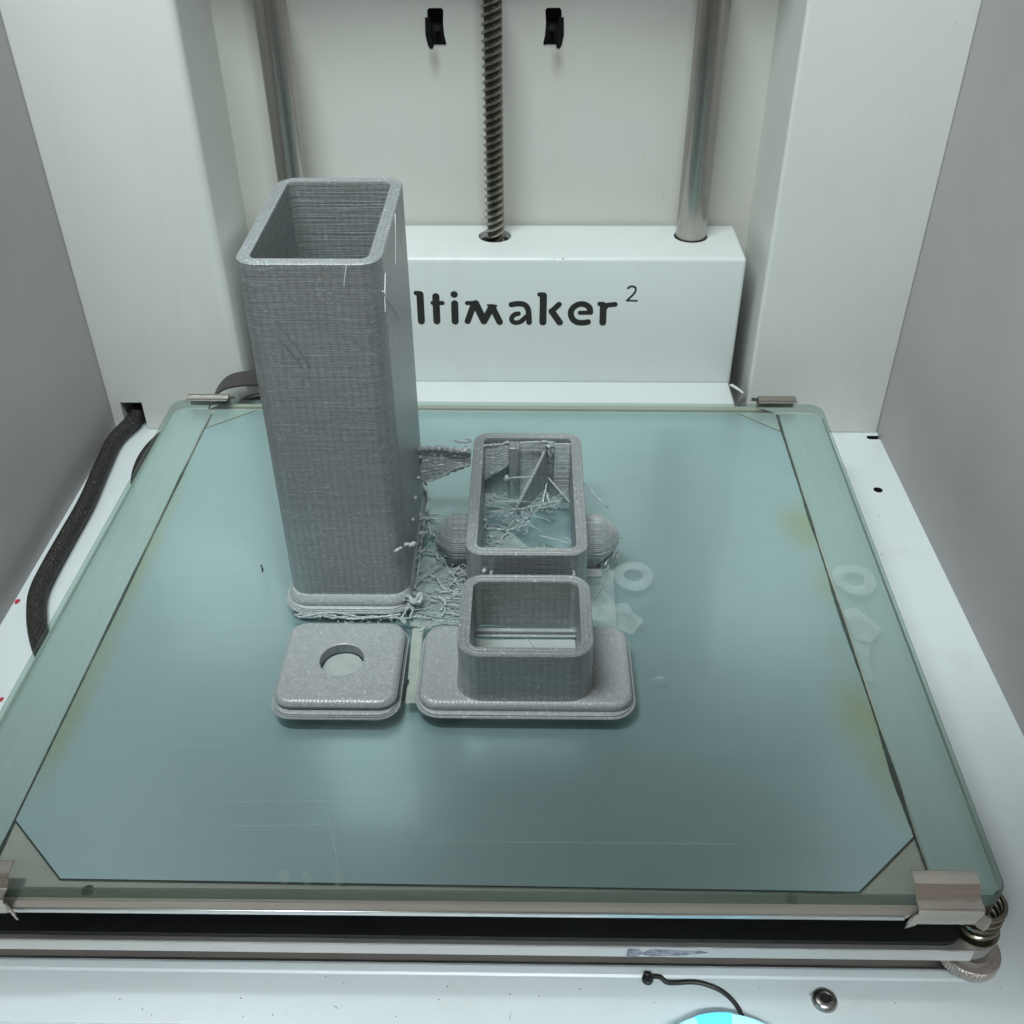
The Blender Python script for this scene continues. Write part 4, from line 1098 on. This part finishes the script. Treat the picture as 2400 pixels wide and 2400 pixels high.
# ---- front box on its flanged plate
fb2 = root('small_open_box_print', 'small square open box print standing on a rounded flange plate at the front', '3D print')
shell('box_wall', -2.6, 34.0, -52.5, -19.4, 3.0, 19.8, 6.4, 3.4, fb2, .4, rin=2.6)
plo = [(0.2, -.35), (0.9, -.1), (1.5, 0), (2.1, -.05), (2.7, -.4), (3.1, -1.1), (3.3, -2.0)]
def slab(name, x0, x1, y0, y1, r, prof, parent, holes=None, mat=PRN_TOP, mside=PRN_SOFT, mid=(), wav=.05):
    L = []; k = 8
    for z, e in prof:
        off = (random.random() - .5) * .12
        L.append([(x + wav * noise.noise(Vector((x * .4, y * .4, z * 3))), y + wav * noise.noise(Vector((y * .4, x * .4, z * 3))), z) for x, y in rrect(x0 - e - off, x1 + e + off, y0 - e - off, y1 + e + off, max(.5, r + e), k)])
    V, F = loft(L)
    FM = [1] * (len(F) - 2) + [1, 0]
    nl = len(L[0])
    for q in range(len(F) - 2 - nl, len(F) - 2): FM[q] = 0
    o = link(name, V, F, mat, parent, True, [mat, mside], FM)
    return o
fp = slab('flange_plate', -13.6, 45.2, -54.6, -22.6, 5.5, plo, fb2)
c = prism('c', rrect(.8, 30.6, -49.1, -22.8, 2.6), -2, 9, PRN_IN); cut(fp, [c]); weighted(fp)
# fillet where the box grows out of the plate
L = []
for z, e in ((3.0, 1.0), (3.5, .5), (4.2, .2), (5.2, .02), (5.2, -1)):
    L.append([(x, y, z) for x, y in rrect(-2.6 - e, 34.0 + e, -52.5 - e * .8, -19.4 + e, 6.4 + e, 7)])
V, F = loft(L); o = link('fillet', V, F, PRN, fb2, True); c = prism('c', rrect(.7, 30.7, -49.2, -22.7, 2.6), -2, 9, PRN_IN); cut(o, [c])
skirt('brim_line', (-13.6, 45.2, -55.6, -22.6), .04, 6, [(-1.3, 1.5, .85), (.3, .7, .40)], fb2)
box('inner_ledge', .9, 30.5, -24.4, -22.9, .4, 2.0, PRN_SOFT, fb2, .3)
box('inner_ledge', .9, 30.5, -25.6, -24.5, .2, 1.0, PRN_SOFT, fb2, .3)
# ---- square cap plate with a round hole
cp = root('square_cap_print', 'flat square cap print with round hole, in front of the tower', '3D print')
L = []
sp = slab('cap_plate', -53.4, -19.4, -55.0, -22.3, 5.0, [(.4, -.5), (1.0, -.2), (1.35, -.55), (1.7, -.1), (2.4, 0.0), (3.0, -.3), (3.5, -.9), (3.75, -1.8)], cp)
c = lathe('c', [(6.3, -3), (6.3, 9)], (-36.4, -38.2, 0), PRN_IN, n=48); cut(sp, [c]); weighted(sp)
# the plate leans with the camera side edge: shear its footprint slightly as printed
lathe('hole_lip', [(6.3, .3), (7.2, .3), (7.2, 1.2), (6.35, 1.7), (6.5, 2.0), (6.3, 2.2), (6.55, 2.5), (6.3, 3.2), (6.28, 3.5), (6.22, 2)], (-36.4, -38.2, 0), PRN_IN, cp, 48, closed=True)
skirt('brim_line', (-53.2, -19.6, -56.3, -22.3), .04, 5, [(-1.6, 1.6, 1.0), (.1, .5, .55), (.65, .5, .3)], cp)
for x, y in ((-36.4, -47.0),):
    pass
# ---- rough curtain bridging tower and long box
cu = root('filament_curtain', 'ragged grey curtain of failed filament hanging between tower and long box', 'plastic scrap')
sheet('curtain_sheet', [(-20.2, 38.2, 23.6), (-2.6, 38.2, 24.0), (-3.0, 38.2, 17.6), (-19.6, 38.2, 10.6)], 44, 34, .6, CURTAINM, cu, .28, 1.2, .5)
bead_tube('rim_bead', [(-20.4, 37.8, 24.4), (-14, 37.8, 24.9), (-8, 37.8, 24.2), (-3, 37.9, 23.8)], 1.0, STRAND, cu)
# ---- raft skins on the glass
rs = root('raft_skin', 'thin pale plastic skin on the glass between tower and open boxes', 'plastic scrap')
def skin(name, pts, mat, r=.8):
    q = rpoly(pts, r, 3)
    q = [(x + .35 * noise.noise(Vector((x * .7, y * .7, 0))), y + .35 * noise.noise(Vector((y * .7, x * .7, 7)))) for x, y in q]
    V, F = loft([[(x, y, .05) for x, y in q], [(x, y, .16) for x, y in q]])
    return link(name, V, F, mat, rs)
skin('skin', [(-18.2, 14), (-4, 13.2), (-2.4, -12), (-2.6, -21.5), (-14.5, -21.8), (-19, -20.5), (-18.6, -6)], SKIN)
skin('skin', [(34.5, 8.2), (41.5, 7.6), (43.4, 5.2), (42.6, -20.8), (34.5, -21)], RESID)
skin('strip', [(-18.0, -21.6), (-15.0, -21.6), (-14.4, -51.2), (-17.2, -51.4)], STRIPFILM, .3)
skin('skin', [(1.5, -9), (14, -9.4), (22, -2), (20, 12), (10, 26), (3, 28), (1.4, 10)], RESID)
sk2 = skin('skin', [(1.2, -48.6), (30.2, -48.8), (30.2, -26), (1.2, -26)], PALE)
skin('skin', ngon((-36.4, -38.2), 6.0, 20), PALE, .05)
tg = root('string_tangle', 'pale stringy filament tangle on the glass between tower and boxes', 'plastic scrap')
owners = {'tangle': tg, 'tower': tw, 'rear': rb, 'curtain': cu, 'front': fb2, 'film': rs}
for ow, kind, r, pts in DEB:
    p = owners[ow]
    if kind == 'bead': bead_tube('filament_strand', pts, r * .72, STRAND, p, 1.3)
    elif kind == 'string': bead_tube('filament_string', pts, r, STRAND, p, .5)
    elif kind == 'ball': ball('filament_blob', pts[0], r, STRAND, p)
    else:
        if pts[0] == pts[-1]: continue
        tube('filament_hair', pts, r, HAIRD if ow == 'tower' and len(pts) == 3 and pts[0][0] < -45 else HAIR, p, 5, 5)
# long fine wisps that cross the gaps
def wisps(n, A, B, parent, zr, jit=2.0):
    for _ in range(n):
        p0 = Vector(A[0]).lerp(Vector(A[1]), random.random()); p1 = Vector(B[0]).lerp(Vector(B[1]), random.random())
        mid = p0.lerp(p1, .5) + Vector((random.uniform(-jit, jit), random.uniform(-jit, jit), -random.random() * zr))
        mid.z = max(mid.z, .3)
        tube('filament_wisp', [tuple(p0), tuple(mid), tuple(p1)], random.uniform(.06, .15), STRAND, parent, 5, 6)
wisps(16, ((-19.8, -6, 1), (-19.8, 34, 9)), ((-2.4, -8, 1), (-2.6, 30, 12)), tg, 3)
wisps(9, ((-19.8, -18, 1), (-19.5, -6, 2)), ((-2.8, -18, .6), (-2.6, -6, 2)), tg, 1)
wisps(9, ((2, 4, 1), (2, 34, 10)), ((20, 20, .6), (30, 40, 8)), rb, 4)
# random crud: too fine and many to count
V = []; F = []
def crud(cx, cy, rx, ry, n, zmax, rr):
    n = int(n * .6); rr *= .85
    for _ in range(n):
        a = random.random() * 6.28; q = math.sqrt(random.random())
        x, y = cx + rx * q * math.cos(a), cy + ry * q * math.sin(a)
        z = .3 + random.random() ** 2 * zmax; d = random.random() * 6.28; l = .4 + random.random() ** 2 * 1.8
        pts = [(x, y, z)]
        for k in range(4):
            d += random.uniform(-1.7, 1.7)
            pts.append((pts[-1][0] + l * .4 * math.cos(d), pts[-1][1] + l * .4 * math.sin(d), max(.25, pts[-1][2] + random.uniform(-.4, .4))))
        v, f = tube_geo(pts, [rr * random.uniform(.35, 1.15) for _ in pts], 4)
        b = len(V); V.extend(v); F.extend([tuple(b + i for i in ff) for ff in f])
crud(-6, 2, 3.5, 12, 70, 3.5, .3); crud(-8, -12, 5, 8, 45, 2.0, .26); crud(-14, 22, 4, 4, 40, 4, .35)
crud(-15.5, -15, 3, 4, 30, 2, .3); crud(-5, 5, 4, 4, 40, 6, .4)
o = link('string_fuzz', V, F, STRAND, tg, True); o['kind'] = 'stuff'
V = []; F = []
crud(4, 22, 2.6, 12, 60, 2.4, .38); crud(12, 28, 6, 5, 70, 2.2, .36); crud(9, 14, 6, 5, 40, 1.2, .32); crud(24, 38, 4, 3, 22, 2, .25)
crud(20, 38, 4, 4, 36, 2.4, .34)
o = link('string_fuzz', V, F, STRAND, rb, True); o['kind'] = 'stuff'
V = []; F = []
crud(-20, -14, 2.2, 3, 40, 3, .3); crud(-38, -19, 16, .6, 20, .8, .22)
o = link('string_fuzz', V, F, STRAND, tw, True); o['kind'] = 'stuff'
# burnt slivers
s1 = bead_tube('burnt_sliver', [(-68.1, 3.6, .3), (-68.6, 5.2, .5), (-69.4, 7.0, .3)], .28, CHARCOAL, None, .4)
tag(s1, 'tiny black burnt sliver lying on the glass left of the tower', 'plastic scrap')
s2 = bead_tube('burnt_sliver', [(-18.4, -50.8, .7), (-18.0, -48.4, 1.2), (-17.7, -45.4, 1.0), (-17.2, -43.0, .9)], .26, CHARCOAL, None, .5)
tag(s2, 'thin black burnt sliver between the square cap and the flange plate', 'plastic scrap')
